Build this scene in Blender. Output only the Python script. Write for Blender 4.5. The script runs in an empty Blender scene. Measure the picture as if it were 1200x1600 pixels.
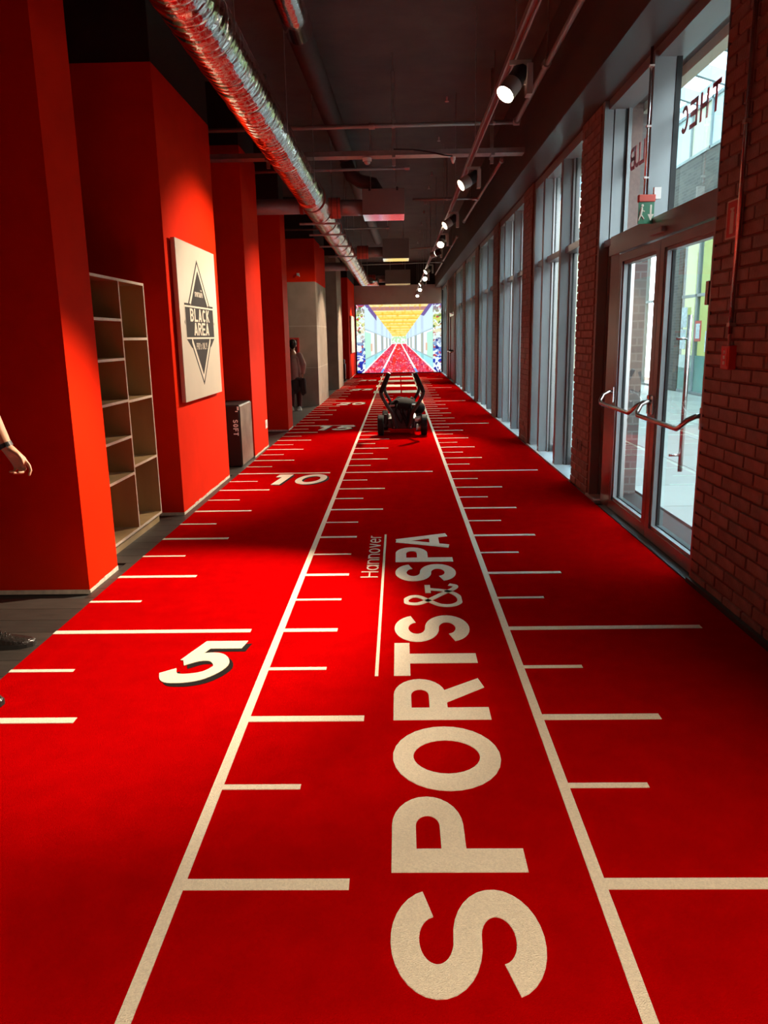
import bpy, bmesh, math, random
from mathutils import Vector, Matrix
random.seed(7)
PI = math.pi
S = bpy.context.scene
C = S.collection

# ------------------------------------------------------------------ camera
CAM = Vector((0.051, 1.0527, 1.5484))
FPX, PITCH, YAW, ROLL = 1208.8, 0.22282, -0.022157, -0.017507
F = Vector((math.sin(YAW)*math.cos(PITCH), math.cos(YAW)*math.cos(PITCH), -math.sin(PITCH)))
R0 = Vector((math.cos(YAW), -math.sin(YAW), 0)); U0 = R0.cross(F)
RR = math.cos(ROLL)*R0 + math.sin(ROLL)*U0
UU = -math.sin(ROLL)*R0 + math.cos(ROLL)*U0
cd = bpy.data.cameras.new('camera'); cam = bpy.data.objects.new('camera', cd); C.objects.link(cam)
m = Matrix((RR, UU, -F)).transposed().to_4x4(); m.translation = CAM
cam.matrix_world = m
cd.sensor_fit = 'VERTICAL'; cd.sensor_height = 36.0; cd.lens = FPX/1600*36; cd.clip_start = .05; cd.clip_end = 300
S.camera = cam

# ------------------------------------------------------------------ world, exposure
w = bpy.data.worlds.new('world'); S.world = w; w.use_nodes = True
bg = w.node_tree.nodes['Background']
bg.inputs[0].default_value = (.82, .93, .98, 1); bg.inputs[1].default_value = 7.2
S.view_settings.view_transform = 'Standard'; S.view_settings.look = 'None'
S.view_settings.exposure = 0.62; S.view_settings.gamma = 1.0; S.view_settings.use_curve_mapping = False
SPOT_W = 620.0
WARM = (1.0, .80, .58)

# ------------------------------------------------------------------ materials
MATS = {}
def mat(name, col, rough=.6, metal=0., var=0., vscale=6., bump=0., bscale=60., spec=.5, emit=None, estr=0., coat=0., stretch=None):
    if name in MATS: return MATS[name]
    mt = bpy.data.materials.new(name); mt.use_nodes = True; nt = mt.node_tree; b = nt.nodes['Principled BSDF']
    b.inputs['Base Color'].default_value = (*col, 1); b.inputs['Roughness'].default_value = rough
    b.inputs['Metallic'].default_value = metal; b.inputs['Specular IOR Level'].default_value = spec
    if coat: b.inputs['Coat Weight'].default_value = coat
    tc = nt.nodes.new('ShaderNodeTexCoord'); src = tc.outputs['Object']
    if stretch:
        mp = nt.nodes.new('ShaderNodeMapping'); mp.inputs['Scale'].default_value = stretch
        nt.links.new(src, mp.inputs[0]); src = mp.outputs[0]
    if var:
        n = nt.nodes.new('ShaderNodeTexNoise'); n.inputs['Scale'].default_value = vscale; n.inputs['Detail'].default_value = 5
        nt.links.new(src, n.inputs['Vector'])
        r = nt.nodes.new('ShaderNodeMapRange'); r.inputs[1].default_value = .3; r.inputs[2].default_value = .7
        r.inputs[3].default_value = 1-var; r.inputs[4].default_value = 1+var
        nt.links.new(n.outputs['Fac'], r.inputs[0])
        v = nt.nodes.new('ShaderNodeVectorMath'); v.operation = 'SCALE'; v.inputs[0].default_value = col
        nt.links.new(r.outputs[0], v.inputs['Scale']); nt.links.new(v.outputs[0], b.inputs['Base Color'])
    if bump:
        n2 = nt.nodes.new('ShaderNodeTexNoise'); n2.inputs['Scale'].default_value = bscale; n2.inputs['Detail'].default_value = 3
        nt.links.new(src, n2.inputs['Vector'])
        bp = nt.nodes.new('ShaderNodeBump'); bp.inputs['Strength'].default_value = bump; bp.inputs['Distance'].default_value = .01
        nt.links.new(n2.outputs['Fac'], bp.inputs['Height']); nt.links.new(bp.outputs[0], b.inputs['Normal'])
    if emit:
        b.inputs['Emission Color'].default_value = (*emit, 1); b.inputs['Emission Strength'].default_value = estr
    MATS[name] = mt; return mt

def glass_mat(name, tint, refl=1.0):
    mt = bpy.data.materials.new(name); mt.use_nodes = True; nt = mt.node_tree; nt.nodes.clear()
    o = nt.nodes.new('ShaderNodeOutputMaterial'); mx = nt.nodes.new('ShaderNodeMixShader')
    t = nt.nodes.new('ShaderNodeBsdfTransparent'); t.inputs[0].default_value = (*tint, 1)
    g = nt.nodes.new('ShaderNodeBsdfGlossy'); g.inputs['Roughness'].default_value = .01
    g.inputs[0].default_value = (refl, refl, refl, 1)
    f = nt.nodes.new('ShaderNodeFresnel'); f.inputs[0].default_value = 1.5
    ge = nt.nodes.new('ShaderNodeNewGeometry'); iv = nt.nodes.new('ShaderNodeMath'); iv.operation = 'SUBTRACT'; iv.inputs[0].default_value = 1
    ml = nt.nodes.new('ShaderNodeMath'); ml.operation = 'MULTIPLY'          # one reflection per pane, at its front face
    nt.links.new(ge.outputs['Backfacing'], iv.inputs[1]); nt.links.new(iv.outputs[0], ml.inputs[0]); nt.links.new(f.outputs[0], ml.inputs[1])
    nt.links.new(ml.outputs[0], mx.inputs[0]); nt.links.new(t.outputs[0], mx.inputs[1]); nt.links.new(g.outputs[0], mx.inputs[2])
    nt.links.new(mx.outputs[0], o.inputs[0]); MATS[name] = mt; return mt

RED = mat('red_wall_paint', (.72, .019, .0012), .75, var=.06, vscale=3, bump=.12, bscale=120, spec=.03)
CARPET = mat('red_carpet', (.40, .0004, .0007), .95, var=.08, vscale=9, bump=.6, bscale=420, spec=.0)
PRINT = mat('cream_carpet_pile', (.88, .79, .62), .95, var=.10, vscale=160, bump=.8, bscale=300, spec=.08)
BLACKP = mat('black_carpet_pile', (.012, .010, .010), .95, bump=.5, bscale=300, spec=.08)
PLANKM = [mat('dark_plank_%d' % i, c, .48, var=.22, vscale=7, bump=.08, bscale=40, stretch=(1, 6, 1)) for i, c in
          enumerate([(.034, .026, .021), (.041, .032, .026), (.029, .023, .019)])]
SUBFL = mat('screed', (.03, .026, .024), .8, var=.1)
CEIL = mat('dark_ceiling_paint', (.100, .088, .080), .8, var=.18, vscale=2.5, bump=.3, bscale=14)
BEAM = mat('brown_beam_paint', (.085, .066, .056), .5, var=.08, vscale=2)
SOFFIT = mat('glossy_soffit_sheet', (.060, .052, .048), .30, var=.05, vscale=2)
BULK = mat('brown_bulkhead', (.40, .28, .24), .75, var=.06, vscale=3)
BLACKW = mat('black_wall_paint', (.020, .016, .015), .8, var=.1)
CONC = mat('fair_faced_concrete', (.37, .285, .225), .8, var=.14, vscale=3.2, bump=.15, bscale=25)
CONCJ = mat('concrete_joint', (.55, .48, .40), .85, var=.08)
CHIP = mat('bare_plaster_edge', (.62, .54, .44), .9, var=.2, vscale=18)
BRICKS = [mat('brick_%d' % i, c, .62, var=.22, vscale=16, bump=.35, bscale=55) for i, c in
          enumerate([(.235, .125, .106), (.260, .138, .114), (.210, .112, .096), (.250, .120, .098), (.195, .112, .098)])]
MORTAR = mat('dark_mortar', (.200, .118, .098), .95, var=.15, vscale=30, bump=.4, bscale=80)
ALU = mat('grey_anodised_aluminium', (.245, .26, .265), .40, metal=.25, var=.04, vscale=3)
ALUD = mat('door_frame_aluminium', (.34, .32, .315), .30, metal=.85, var=.04, vscale=3)
GASK = mat('black_gasket', (.008, .008, .008), .6)
SILL = mat('pale_sill_sheet', (.62, .64, .65), .35, metal=.3, var=.04)
STEEL = mat('brushed_steel', (.58, .56, .54), .26, metal=1., var=.05, vscale=20)
GALV = mat('galvanised_steel', (.46, .43, .41), .42, metal=.8, var=.12, vscale=14)
PIPE = mat('grey_pipe_paint', (.36, .30, .28), .38, metal=.35, var=.08)
FOIL = mat('crinkled_foil', (.90, .89, .88), .13, metal=1., var=.05, vscale=8, bump=.38, bscale=30)
FOIL2 = mat('insulation_foil', (.84, .80, .77), .20, metal=1., var=.08, vscale=8, bump=.8, bscale=24)
BAND = mat('rust_red_strap', (.28, .055, .040), .5, metal=.2)
COLLAR = mat('orange_red_sealing_tape', (.60, .075, .045), .45, var=.1, vscale=12)
DUCTD = mat('brown_painted_duct', (.075, .055, .048), .55, var=.08)
BOXM = mat('taupe_sheet_metal', (.22, .165, .145), .55, var=.04)
MIRR = mat('polished_diffuser_face', (.85, .83, .80), .10, metal=1.)
BLKM = mat('black_powder_coat', (.010, .010, .010), .42, var=.1)
LAMPG = mat('lamp_grey_sleeve', (.40, .36, .33), .4, metal=.3)
LENS = mat('lamp_lens', (1, 1, 1), .3, emit=(1., .86, .66), estr=28.)
WOOD = mat('birch_plywood', (.40, .26, .12), .5, var=.14, vscale=5, bump=.05, stretch=(1, 1, .25))
WOODE = mat('pale_ply_edge', (.66, .52, .40), .5, var=.08, vscale=20)
BOARD = mat('cream_sign_board', (.57, .50, .40), .42, var=.03, vscale=4)
INK = mat('charcoal_print', (.040, .037, .038), .75, var=.1, vscale=8, spec=.15)
CREAMI = mat('cream_print', (.66, .58, .47), .5)
FOAMF = mat('black_vinyl', (.012, .009, .009), .42, var=.15)
FOAMS = mat('lit_scuffed_vinyl', (.24, .185, .150), .40, var=.35, vscale=5, bump=.12, bscale=18)  # lamplight on the box side put into the colour; only the mottling is scuffing
WHITEI = mat('white_print', (.85, .80, .76), .5)
REDI = mat('signal_red_film', (.62, .012, .02), .45)
REDP = mat('red_plastic', (.55, .03, .022), .35)
GREENP = mat('green_sign_film', (.02, .16, .07), .4)
RUBBER = mat('black_rubber', (.009, .008, .008), .7, bump=.2, bscale=60, spec=.2)
CLOTHB = mat('black_strap_webbing', (.008, .007, .007), .85, bump=.4, bscale=90, spec=.15)
SKIN = mat('skin', (.62, .33, .20), .5, var=.06, vscale=20)
DENIM = mat('blue_denim', (.060, .075, .14), .85, var=.15, vscale=60, bump=.3, bscale=200)
TEE = mat('grey_tee_cloth', (.10, .10, .11), .9, var=.1, bump=.2, bscale=150)
HAIR = mat('dark_brown_hair', (.018, .011, .008), .55, bump=.4, bscale=90)
LEATHER = mat('black_leather', (.020, .016, .014), .26, var=.2, vscale=20, bump=.7, bscale=45)
SOLE = mat('dark_sole', (.012, .010, .009), .7)
PINK = mat('dusty_pink_sweater', (.50, .32, .29), .9, var=.08, vscale=12, bump=.3, bscale=70)
JACKET = mat('charcoal_jacket_cloth', (.055, .04, .04), .9, bump=.4, bscale=60)
MAROON = mat('maroon_trouser_cloth', (.10, .012, .012), .85, bump=.2)
SHOEW = mat('white_trainer', (.70, .66, .60), .6)
PAVE = mat('pale_paving', (.28, .27, .25), .55, var=.06, vscale=2)
OBRICK = mat('outer_grey_brick', (.12, .10, .092), .85)
nt = OBRICK.node_tree; tc = nt.nodes['Texture Coordinate']; sx_ = nt.nodes.new('ShaderNodeSeparateXYZ'); cx_ = nt.nodes.new('ShaderNodeCombineXYZ'); bt = nt.nodes.new('ShaderNodeTexBrick')
nt.links.new(tc.outputs['Object'], sx_.inputs[0]); ad = nt.nodes.new('ShaderNodeMath'); nt.links.new(sx_.outputs[0], ad.inputs[0]); nt.links.new(sx_.outputs[1], ad.inputs[1])
nt.links.new(ad.outputs[0], cx_.inputs[0]); nt.links.new(sx_.outputs[2], cx_.inputs[1]); nt.links.new(cx_.outputs[0], bt.inputs['Vector'])
for k_, v_ in (('Scale', 1.), ('Brick Width', .25), ('Row Height', .075), ('Mortar Size', .008)): bt.inputs[k_].default_value = v_
for k_, v_ in (('Color1', (.13, .105, .095, 1)), ('Color2', (.075, .062, .06, 1)), ('Mortar', (.14, .13, .12, 1))): bt.inputs[k_].default_value = v_
nt.links.new(bt.outputs['Color'], nt.nodes['Principled BSDF'].inputs['Base Color'])
YELLOW = mat('glowing_yellow_room_wall', (.66, .64, .28), .8, var=.05, emit=(.80, .72, .30), estr=.6)  # walls emit light themselves, standing in for the room's lighting
OFRAME = mat('outer_grey_frame', (.30, .33, .35), .45, metal=.3)
ROOFB = mat('roof_steel', (.33, .38, .41), .5, metal=.2)
CREAMW = mat('cream_render', (.66, .62, .48), .8, var=.04)
PAPERS = mat('paper_notice', (.60, .66, .72), .7, var=.3, vscale=20)
GLASS = glass_mat('clear_glass', (.93, .97, .97))
GLASSR = glass_mat('roof_glass', (.80, .93, .97), .3)

# ------------------------------------------------------------------ mesh helpers
class MB:
    def __init__(s): s.v = []; s.f = []; s.mi = []
    def quad(s, *p):
        n = len(s.v); s.v += [tuple(x) for x in p]; s.f.append(tuple(range(n, n+len(p))))
        return s
    def box(s, x0, x1, y0, y1, z0, z1):
        n = len(s.v)
        s.v += [(x0,y0,z0),(x1,y0,z0),(x1,y1,z0),(x0,y1,z0),(x0,y0,z1),(x1,y0,z1),(x1,y1,z1),(x0,y1,z1)]
        s.f += [tuple(n+i for i in q) for q in ((3,2,1,0),(4,5,6,7),(0,1,5,4),(1,2,6,5),(2,3,7,6),(3,0,4,7))]
        return s
    def obox(s, c, ax, ay, az):           # oriented box, half-axis vectors
        c, ax, ay, az = map(Vector, (c, ax, ay, az)); n = len(s.v)
        for k in (-1, 1):
            for i, j in ((-1,-1),(1,-1),(1,1),(-1,1)): s.v.append(tuple(c+ax*i+ay*j+az*k))
        s.f += [tuple(n+i for i in q) for q in ((3,2,1,0),(4,5,6,7),(0,1,5,4),(1,2,6,5),(2,3,7,6),(3,0,4,7))]
        return s
    def tube(s, pts, r, n=12, caps=True, closed=False):
        pts = [Vector(p) for p in pts]; N = len(pts)
        rs = r if isinstance(r, (list, tuple)) else [r]*N
        prev = None; base = len(s.v)
        for i, p in enumerate(pts):
            if closed: t = pts[(i+1) % N]-pts[i-1]
            else: t = (pts[min(i+1, N-1)]-pts[max(i-1, 0)])
            t.normalize()
            if prev is None:
                a = Vector((0,0,1)) if abs(t.z) < .9 else Vector((1,0,0)); u = t.cross(a).normalized()
            else: u = (prev - t*prev.dot(t)).normalized()
            prev = u; v = t.cross(u)
            rad = rs[i]; ru, rv = rad if isinstance(rad, (tuple, list)) else (rad, rad)
            for k in range(n):
                a = 2*PI*k/n; s.v.append(tuple(p+u*math.cos(a)*ru+v*math.sin(a)*rv))
        for i in range(N if closed else N-1):
            j = (i+1) % N
            for k in range(n):
                k2 = (k+1) % n
                s.f.append((base+i*n+k, base+i*n+k2, base+j*n+k2, base+j*n+k))
        if caps and not closed:
            s.f.append(tuple(base+k for k in reversed(range(n)))); s.f.append(tuple(base+(N-1)*n+k for k in range(n)))
        return s
    def limb(s, pts, r, n=14):             # swept rounded limb with hemispherical ends
        pts = [Vector(p) for p in pts]; rs = list(r)
        P, Q = [], []
        def mx(q): return max(q) if isinstance(q, (tuple, list)) else q
        def sc(q, k): return (q[0]*k, q[1]*k) if isinstance(q, (tuple, list)) else q*k
        d0 = (pts[0]-pts[1]).normalized(); d1 = (pts[-1]-pts[-2]).normalized()
        for a in (8, 40, 65): P.append(pts[0]+d0*mx(rs[0])*math.cos(math.radians(a))); Q.append(sc(rs[0], math.sin(math.radians(a))))
        P += pts; Q += rs
        for a in (65, 40, 8): P.append(pts[-1]+d1*mx(rs[-1])*math.cos(math.radians(a))); Q.append(sc(rs[-1], math.sin(math.radians(a))))
        return s.tube(P, Q, n)
    def disc(s, c, axis, r, n=24):
        c = Vector(c); t = Vector(axis).normalized(); a = Vector((0,0,1)) if abs(t.z) < .9 else Vector((1,0,0))
        u = t.cross(a).normalized(); v = t.cross(u); b = len(s.v)
        for k in range(n): s.v.append(tuple(c+u*math.cos(2*PI*k/n)*r+v*math.sin(2*PI*k/n)*r))
        s.f.append(tuple(b+k for k in range(n))); return s
    def ellipsoid(s, c, rx, ry, rz, n=16, mrings=10, rot=None):
        b = len(s.v); c = Vector(c)
        for i in range(mrings+1):
            th = PI*i/mrings
            for k in range(n):
                a = 2*PI*k/n; p = Vector((rx*math.sin(th)*math.cos(a), ry*math.sin(th)*math.sin(a), rz*math.cos(th)))
                if rot: p = rot @ p
                s.v.append(tuple(c+p))
        for i in range(mrings):
            for k in range(n):
                k2 = (k+1) % n; s.f.append((b+i*n+k, b+(i+1)*n+k, b+(i+1)*n+k2, b+i*n+k2))
        return s
    def mesh(s, name):
        me = bpy.data.meshes.new(name); me.from_pydata(s.v, [], s.f); me.update(); return me

def link(o, parent=None):
    C.objects.link(o)
    if parent is not None: o.parent = parent
    return o
def obj(name, mb, m, parent=None, smooth=False, bevel=0., kind=None, label=None):
    me = mb.mesh(name) if isinstance(mb, MB) else mb
    if m is not None and not me.materials: me.materials.append(m)
    if smooth: me.polygons.foreach_set('use_smooth', [True]*len(me.polygons))
    o = bpy.data.objects.new(name, me); link(o, parent)
    if bevel:
        b = o.modifiers.new('bevel', 'BEVEL'); b.width = bevel; b.segments = 2; b.limit_method = 'ANGLE'
    if kind: o['kind'] = kind
    if label: o['label'] = label
    return o
def tag(o, label, cat, group=None, kind=None):
    o['label'] = label; o['category'] = cat
    if group: o['group'] = group
    if kind: o['kind'] = kind
    return o
def thing(name, label, cat, loc=(0,0,0), rz=0, group=None, kind=None):
    o = bpy.data.objects.new(name, None); o.empty_display_size = .05; link(o)
    o.location = loc; o.rotation_euler = (0,0,rz)
    return tag(o, label, cat, group, kind)
def struct(name, mb, m, label, bevel=0., cat=None):
    o = obj(name, mb, m, None, bevel=bevel); o['kind'] = 'structure'; o['label'] = label; o['category'] = cat or name.split('_')[0]
    return o

# ------------------------------------------------------------------ stroke lettering
def arc(cx, cy, rx, ry, a0, a1, n=14):
    return [(cx+rx*math.cos(math.radians(a0+(a1-a0)*i/n)), cy+ry*math.sin(math.radians(a0+(a1-a0)*i/n))) for i in range(n+1)]
def spline(pts, n=8, closed=False):
    out = []; N = len(pts)
    for i in range(N if closed else N-1):
        g = lambda k: pts[k % N] if closed else pts[max(0, min(N-1, k))]
        p0, p1, p2, p3 = g(i-1), g(i), g(i+1), g(i+2)
        for j in range(n):
            t = j/n; t2 = t*t; t3 = t2*t
            out.append(tuple(.5*((2*p1[d])+(-p0[d]+p2[d])*t+(2*p0[d]-5*p1[d]+4*p2[d]-p3[d])*t2+(-p0[d]+3*p1[d]-3*p2[d]+p3[d])*t3) for d in (0,1)))
    if not closed: out.append(tuple(pts[-1]))
    return out
def glyph(ch, w, t):
    h = t/2; ry = (1-t)/4; rx = (w-t)/2; X = w-h; L = []
    def P(*p): L.append((list(p), False))
    def Pl(p): L.append((p, False))
    def Cl(p): L.append((p, True))
    if ch == 'S': Pl(arc(w/2, 1-h-ry, rx, ry, 12, 270, 22)+arc(w/2, h+ry, rx, ry, 90, -168, 22)[1:])
    elif ch == 's': Pl([(a, b*.74) for a, b in arc(w/2, 1-h-ry, rx, ry, 12, 270, 12)+arc(w/2, h+ry, rx, ry, 90, -168, 12)[1:]])
    elif ch in 'PRB':
        P((h,0),(h,1)); r = (.57-t)/2 if ch != 'B' else ry
        Pl([(h,1-h),(X-r,1-h)]+arc(X-r, 1-h-r, r, r, 90, -90)+[(h,1-h-2*r)])
        if ch == 'R': P((w*.48, 1-h-2*r), (X+.02, 0))
        if ch == 'B': Pl([(h,h),(X-r,h)]+arc(X-r, h+r, r, r, -90, 90)+[(h,h+2*r)])
    elif ch == 'O': Cl(arc(w/2, .5, rx, .5-h, 0, 360-12, 29))
    elif ch == '0': Cl(arc(w/2, .5, rx, .5-h, 0, 360-12, 29))
    elif ch == 'o': Cl(arc(w/2, .36, rx, .36-h, 0, 360-15, 23))
    elif ch == 'T': P((0,1-h),(w,1-h)); P((w/2,0),(w/2,1-h))
    elif ch == 'A': P((h*.9,0),(w/2,1),); P((w-h*.9,0),(w/2,1)); P((w*.2,.27),(w*.8,.27))
    elif ch == 'L': P((h,1),(h,0)); P((h,h),(w,h))
    elif ch == 'C': Pl(arc(w/2, .5, rx, .5-h, 42, 318, 24))
    elif ch == 'K': P((h,0),(h,1)); P((h,.38),(X,1)); P((w*.38,.55),(X+.02,0))
    elif ch == 'E': P((h,0),(h,1)); P((0,1-h),(w,1-h)); P((h,.5),(w*.9,.5)); P((0,h),(w,h))
    elif ch == 'F': P((h,0),(h,1)); P((0,1-h),(w,1-h)); P((h,.5),(w*.9,.5))
    elif ch == 'H': P((h,0),(h,1)); P((X,0),(X,1)); P((h,.5),(X,.5))
    elif ch == 'U': Pl([(h,1),(h,h+rx)]+arc(w/2, h+rx, rx, rx, 180, 360)+[(X,1)])
    elif ch == 'N': P((h,0),(h,1)); P((h,1),(X,0)); P((X,0),(X,1))
    elif ch == 'Y': P((h,1),(w/2,.45)); P((X,1),(w/2,.45)); P((w/2,.5),(w/2,0))
    elif ch == "'": P((w/2,1),(w/2,.72))
    elif ch == '!': P((w/2,1),(w/2,.3)); P((w/2,t),(w/2,0))
    elif ch == '&':
        Pl(spline([(1.0*w,.17),(.93*w,.06),(.80*w,.10),(.55*w,.33),(.25*w,.60),(.12*w,.78),(.16*w,.94),(.30*w,.97),(.44*w,.86),(.42*w,.72),(.24*w,.56),(.06*w,.38),(.05*w,.18),(.20*w,.04),(.45*w,.05),(.68*w,.22),(.78*w,.55)], 6))
        P((.60*w,.57),(.98*w,.57))
    elif ch == '5':
        Pl([(w,1-h),(.31*w,1-h),(.20*w,.50)]); Pl(spline([(.17*w,.47),(.42*w,.585),(.70*w,.57),(.90*w,.38),(.76*w,.17),(.46*w,.095),(.20*w,.12),(.05*w,.27)], 6))
    elif ch == '1': P((w*.62,0),(w*.62,1)); P((w*.62,1-h),(w*.02,1-h))
    elif ch == '2': Pl(spline([(h,.72),(.25*w,.95-h*.3),(.6*w,1-h),(X,.76),(.78*w,.5),(.4*w,.28),(h,h)], 6)); P((0,h),(w,h))
    elif ch == '3': Pl(spline([(h*.6,.85),(.5*w,1-h),(X,.76),(.5*w,.53)], 6)); Pl(spline([(.4*w,.53),(.7*w,.52),(X,.28),(.5*w,h),(h*.6,.16)], 6))
    elif ch == 'a': Cl(arc(w/2, .36, rx, .36-h, 0, 345, 23)); P((X,0),(X,.72))
    elif ch == 'n': P((h,0),(h,.72)); Pl(arc(w/2, .72-h-rx, rx, rx, 180, 0)+[(X,0)])
    elif ch == 'v': P((h,.72),(w/2,0)); P((X,.72),(w/2,0))
    elif ch == 'e': Pl([(h,.38),(X,.38)]+arc(w/2, .36, rx, .36-h, 5, 320, 20))
    elif ch == 'r': P((h,0),(h,.72)); Pl(arc(w*.62, .72-h-rx, rx*1.1, rx, 180, 60))
    return L
def offset_pts(pl, t, closed):
    a, b = [], []; N = len(pl)
    for i, p in enumerate(pl):
        p = Vector(p)
        d0 = (p-Vector(pl[i-1])) if (closed or i > 0) else None
        d1 = (Vector(pl[(i+1) % N])-p) if (closed or i < N-1) else None
        if d0 is not None and d0.length < 1e-7: d0 = d1
        if d1 is not None and d1.length < 1e-7: d1 = d0
        d0 = (d0 or d1).normalized(); d1 = (d1 or d0).normalized()
        n0 = Vector((-d0.y, d0.x)); n1 = Vector((-d1.y, d1.x)); n = (n0+n1)
        if n.length < .2: n = n1
        n.normalize(); k = 1/max(.5, n.dot(n1)); a.append(p+n*t/2*k); b.append(p-n*t/2*k)
    return a, b
def letter_mesh(mb, ch, w, t, org, ux, uy, sx, sy, un=None, thick=.004, shear=0.):
    """one glyph as a raised slab: org + x*sx*ux + y*sy*uy, thick along un"""
    org, ux, uy = Vector(org), Vector(ux), Vector(uy); un = Vector(un) if un else ux.cross(uy)
    for si, (pl, closed) in enumerate(glyph(ch, w, t)):
        pl = [q for k_, q in enumerate(pl) if k_ == 0 or (Vector(q)-Vector(pl[k_-1])).length > 1e-5]
        a, b = offset_pts(pl, t, closed)
        f = lambda q, k: tuple(org+ux*(q.x+shear*q.y)*sx+uy*q.y*sy+un*thick*k*(1+.02*si))
        n0 = len(mb.v)
        for p, q in zip(a, b): p.y = max(-.004, min(1.004, p.y)); q.y = max(-.004, min(1.004, q.y)); mb.v += [f(p,1), f(q,1), f(q,0), f(p,0)]
        N = len(pl)
        for i in range(N if closed else N-1):
            i0 = n0+4*i; i1 = n0+4*((i+1) % N)
            for k in range(4): mb.f.append((i0+k, i0+(k+1) % 4, i1+(k+1) % 4, i1+k))
        if not closed:
            mb.f.append((n0, n0+1, n0+2, n0+3)); e = n0+4*(N-1); mb.f.append((e+3, e+2, e+1, e))
    return mb
def word(mb, text, t, org, ux, uy, height, width, un=None, thick=.004, wid=None, gap=.14):
    """a word fitted into height x width"""
    wd = [(wid or {}).get(c, .62) if c != ' ' else .28 for c in text]
    wd = [.2 if c in "'!" else x for c, x in zip(text, wd)]
    tot = sum(wd)+gap*(len(text)-1); sx = width/tot; x = 0
    for c, x_w in zip(text, wd):
        if c != ' ': letter_mesh(mb, c, x_w, t, Vector(org)+Vector(ux)*x*sx, ux, uy, sx, height, un, thick)
        x += x_w+gap
    return mb

# ================================================================== THE SETTING
HC = 4.6          # ceiling height
fl = struct('floor', MB().box(-4.6, 2.4, -3, 35.4, -.12, -.02), SUBFL, 'dark grey plank floor beside the red carpet')
PIL = [  # face X, Y0, Y1, left X, top z
    (-1.925, 5.69, 6.19, -4.6, HC), (-1.92, 7.89, 9.83, -2.9, 3.74), (-1.89, 11.30, 12.40, -2.9, 3.88),
    (-1.855, 14.30, 14.86, -3.4, 3.63), (-1.82, 19.25, 21.75, -3.4, 3.72), (-1.79, 25.05, 27.05, -3.4, 3.92), (-1.80, 30.5, 35.0, -3.4, 3.68)]
PM = {}
def plank(x0, x1, y0, y1):
    key = (round(x1-x0, 3), random.randrange(3))
    if key not in PM:
        me = MB().box(0, key[0], 0, y1-y0, -.016, 0).mesh('plank'); me.materials.append(PLANKM[key[1]]); PM[key] = me
    o = bpy.data.objects.new('plank', PM[key]); o.location = (x0, y0, -.004); link(o, fl)
pw = .19; y = 1.6; row = 0
while y < 24.9:
    y1 = y+pw-.004; inp = next((p for p in PIL if p[1] < y1 and p[2] > y), None)
    if inp: plank(inp[0]+.004, -1.853, y, y1)
    elif y < 5.6:
        off = (.0, .62, .31)[row % 3]; xs = [-4.55]; x = -4.55+.35+off
        while x < -2.2: xs.append(x); x += 1.22
        xs.append(-1.853)
        for a, b in zip(xs, xs[1:]): plank(a, b-.003, y, y1)
    else: plank(-2.86, -1.853, y, y1)
    y += pw; row += 1

struct('ceiling', MB().box(-4.7, 2.3, -3.2, 35.6, HC, HC+.2), CEIL, 'dark brown painted ceiling above pipes and ducts')
struct('beam', MB().box(1.62, 2.32, -3, 35.3, 3.535, HC-.002), BEAM, 'long dark brown beam above the right hand windows', cat='beam')
sf = struct('trim_1', MB().box(1.622, 1.88, -3, 35.2, 3.528, 3.535), SOFFIT, 'glossy grey soffit sheet under the long beam')
struct('wall_rear', MB().box(-4.7, 2.4, -3.2, -3.0, -.1, HC), RED, 'red wall behind the camera')
struct('wall_far_left', MB().box(-4.8, -4.6, -3, 5.7, -.1, HC), RED, 'red wall of the side lobby on the left')
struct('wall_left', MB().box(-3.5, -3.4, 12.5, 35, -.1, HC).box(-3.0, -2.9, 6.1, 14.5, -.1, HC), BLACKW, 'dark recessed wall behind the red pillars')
WNAMES = ['nearest broad red pillar at the left edge of the photo', 'wide red pillar carrying the BLACK AREA sign board', 'red pillar behind the black foam box',
          'narrow red pillar before the gap with the standing visitor', 'concrete pillar painted red at its top', 'bare concrete pillar beyond the half red pillar', 'red wall section beside the bright end screen']
for i, (fx, y0, y1, lx, top) in enumerate(PIL):
    e = thing('wall_left_pillar', WNAMES[i], 'pillar', (fx, y0, 0), kind='structure')
    def loc(mb, dx=fx, dy=y0):
        mb.v = [(a-dx, b-dy, c) for a, b, c in mb.v]; return mb
    if i == 4:
        obj('concrete_shaft', loc(MB().box(lx, fx, y0, y1, -.02, 2.79)), CONC, e)
        obj('red_top', loc(MB().box(lx, fx+.002, y0-.002, y1, 2.79, top)), RED, e)
        for z in (1.81, .87): obj('casting_seam', loc(MB().box(lx, fx+.002, y0-.002, y1, z, z+.014)), CONCJ, e)
    elif i == 5: obj('concrete_shaft', loc(MB().box(lx, fx, y0, y1, -.02, top)), CONC, e)
    else:
        obj('red_shaft', loc(MB().box(lx, fx, y0, y1, .018, top)), RED, e)
        mb = MB(); a = y0                               # ragged unpainted strip at the foot of the side face
        while a < y1-.01:
            b = min(y1, a+random.uniform(.05, .12)); hh = random.uniform(.014, .026); mb.box(fx-.03, fx+.002+random.uniform(0,.003), a, b, -.012, hh); a = b
        mb.box(lx, fx+.001, y0-.002, y0+.03, -.012, .019) if i != 0 else mb.box(lx, fx-.01, y0+.002, y0+.03, -.012, .019)
        obj('bare_foot_strip', loc(mb), CHIP, e)
    if top < HC: obj('black_upper_part', loc(MB().box(lx, fx-.003, y0+.003, y1, top, HC)), BLACKW, e)

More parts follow.
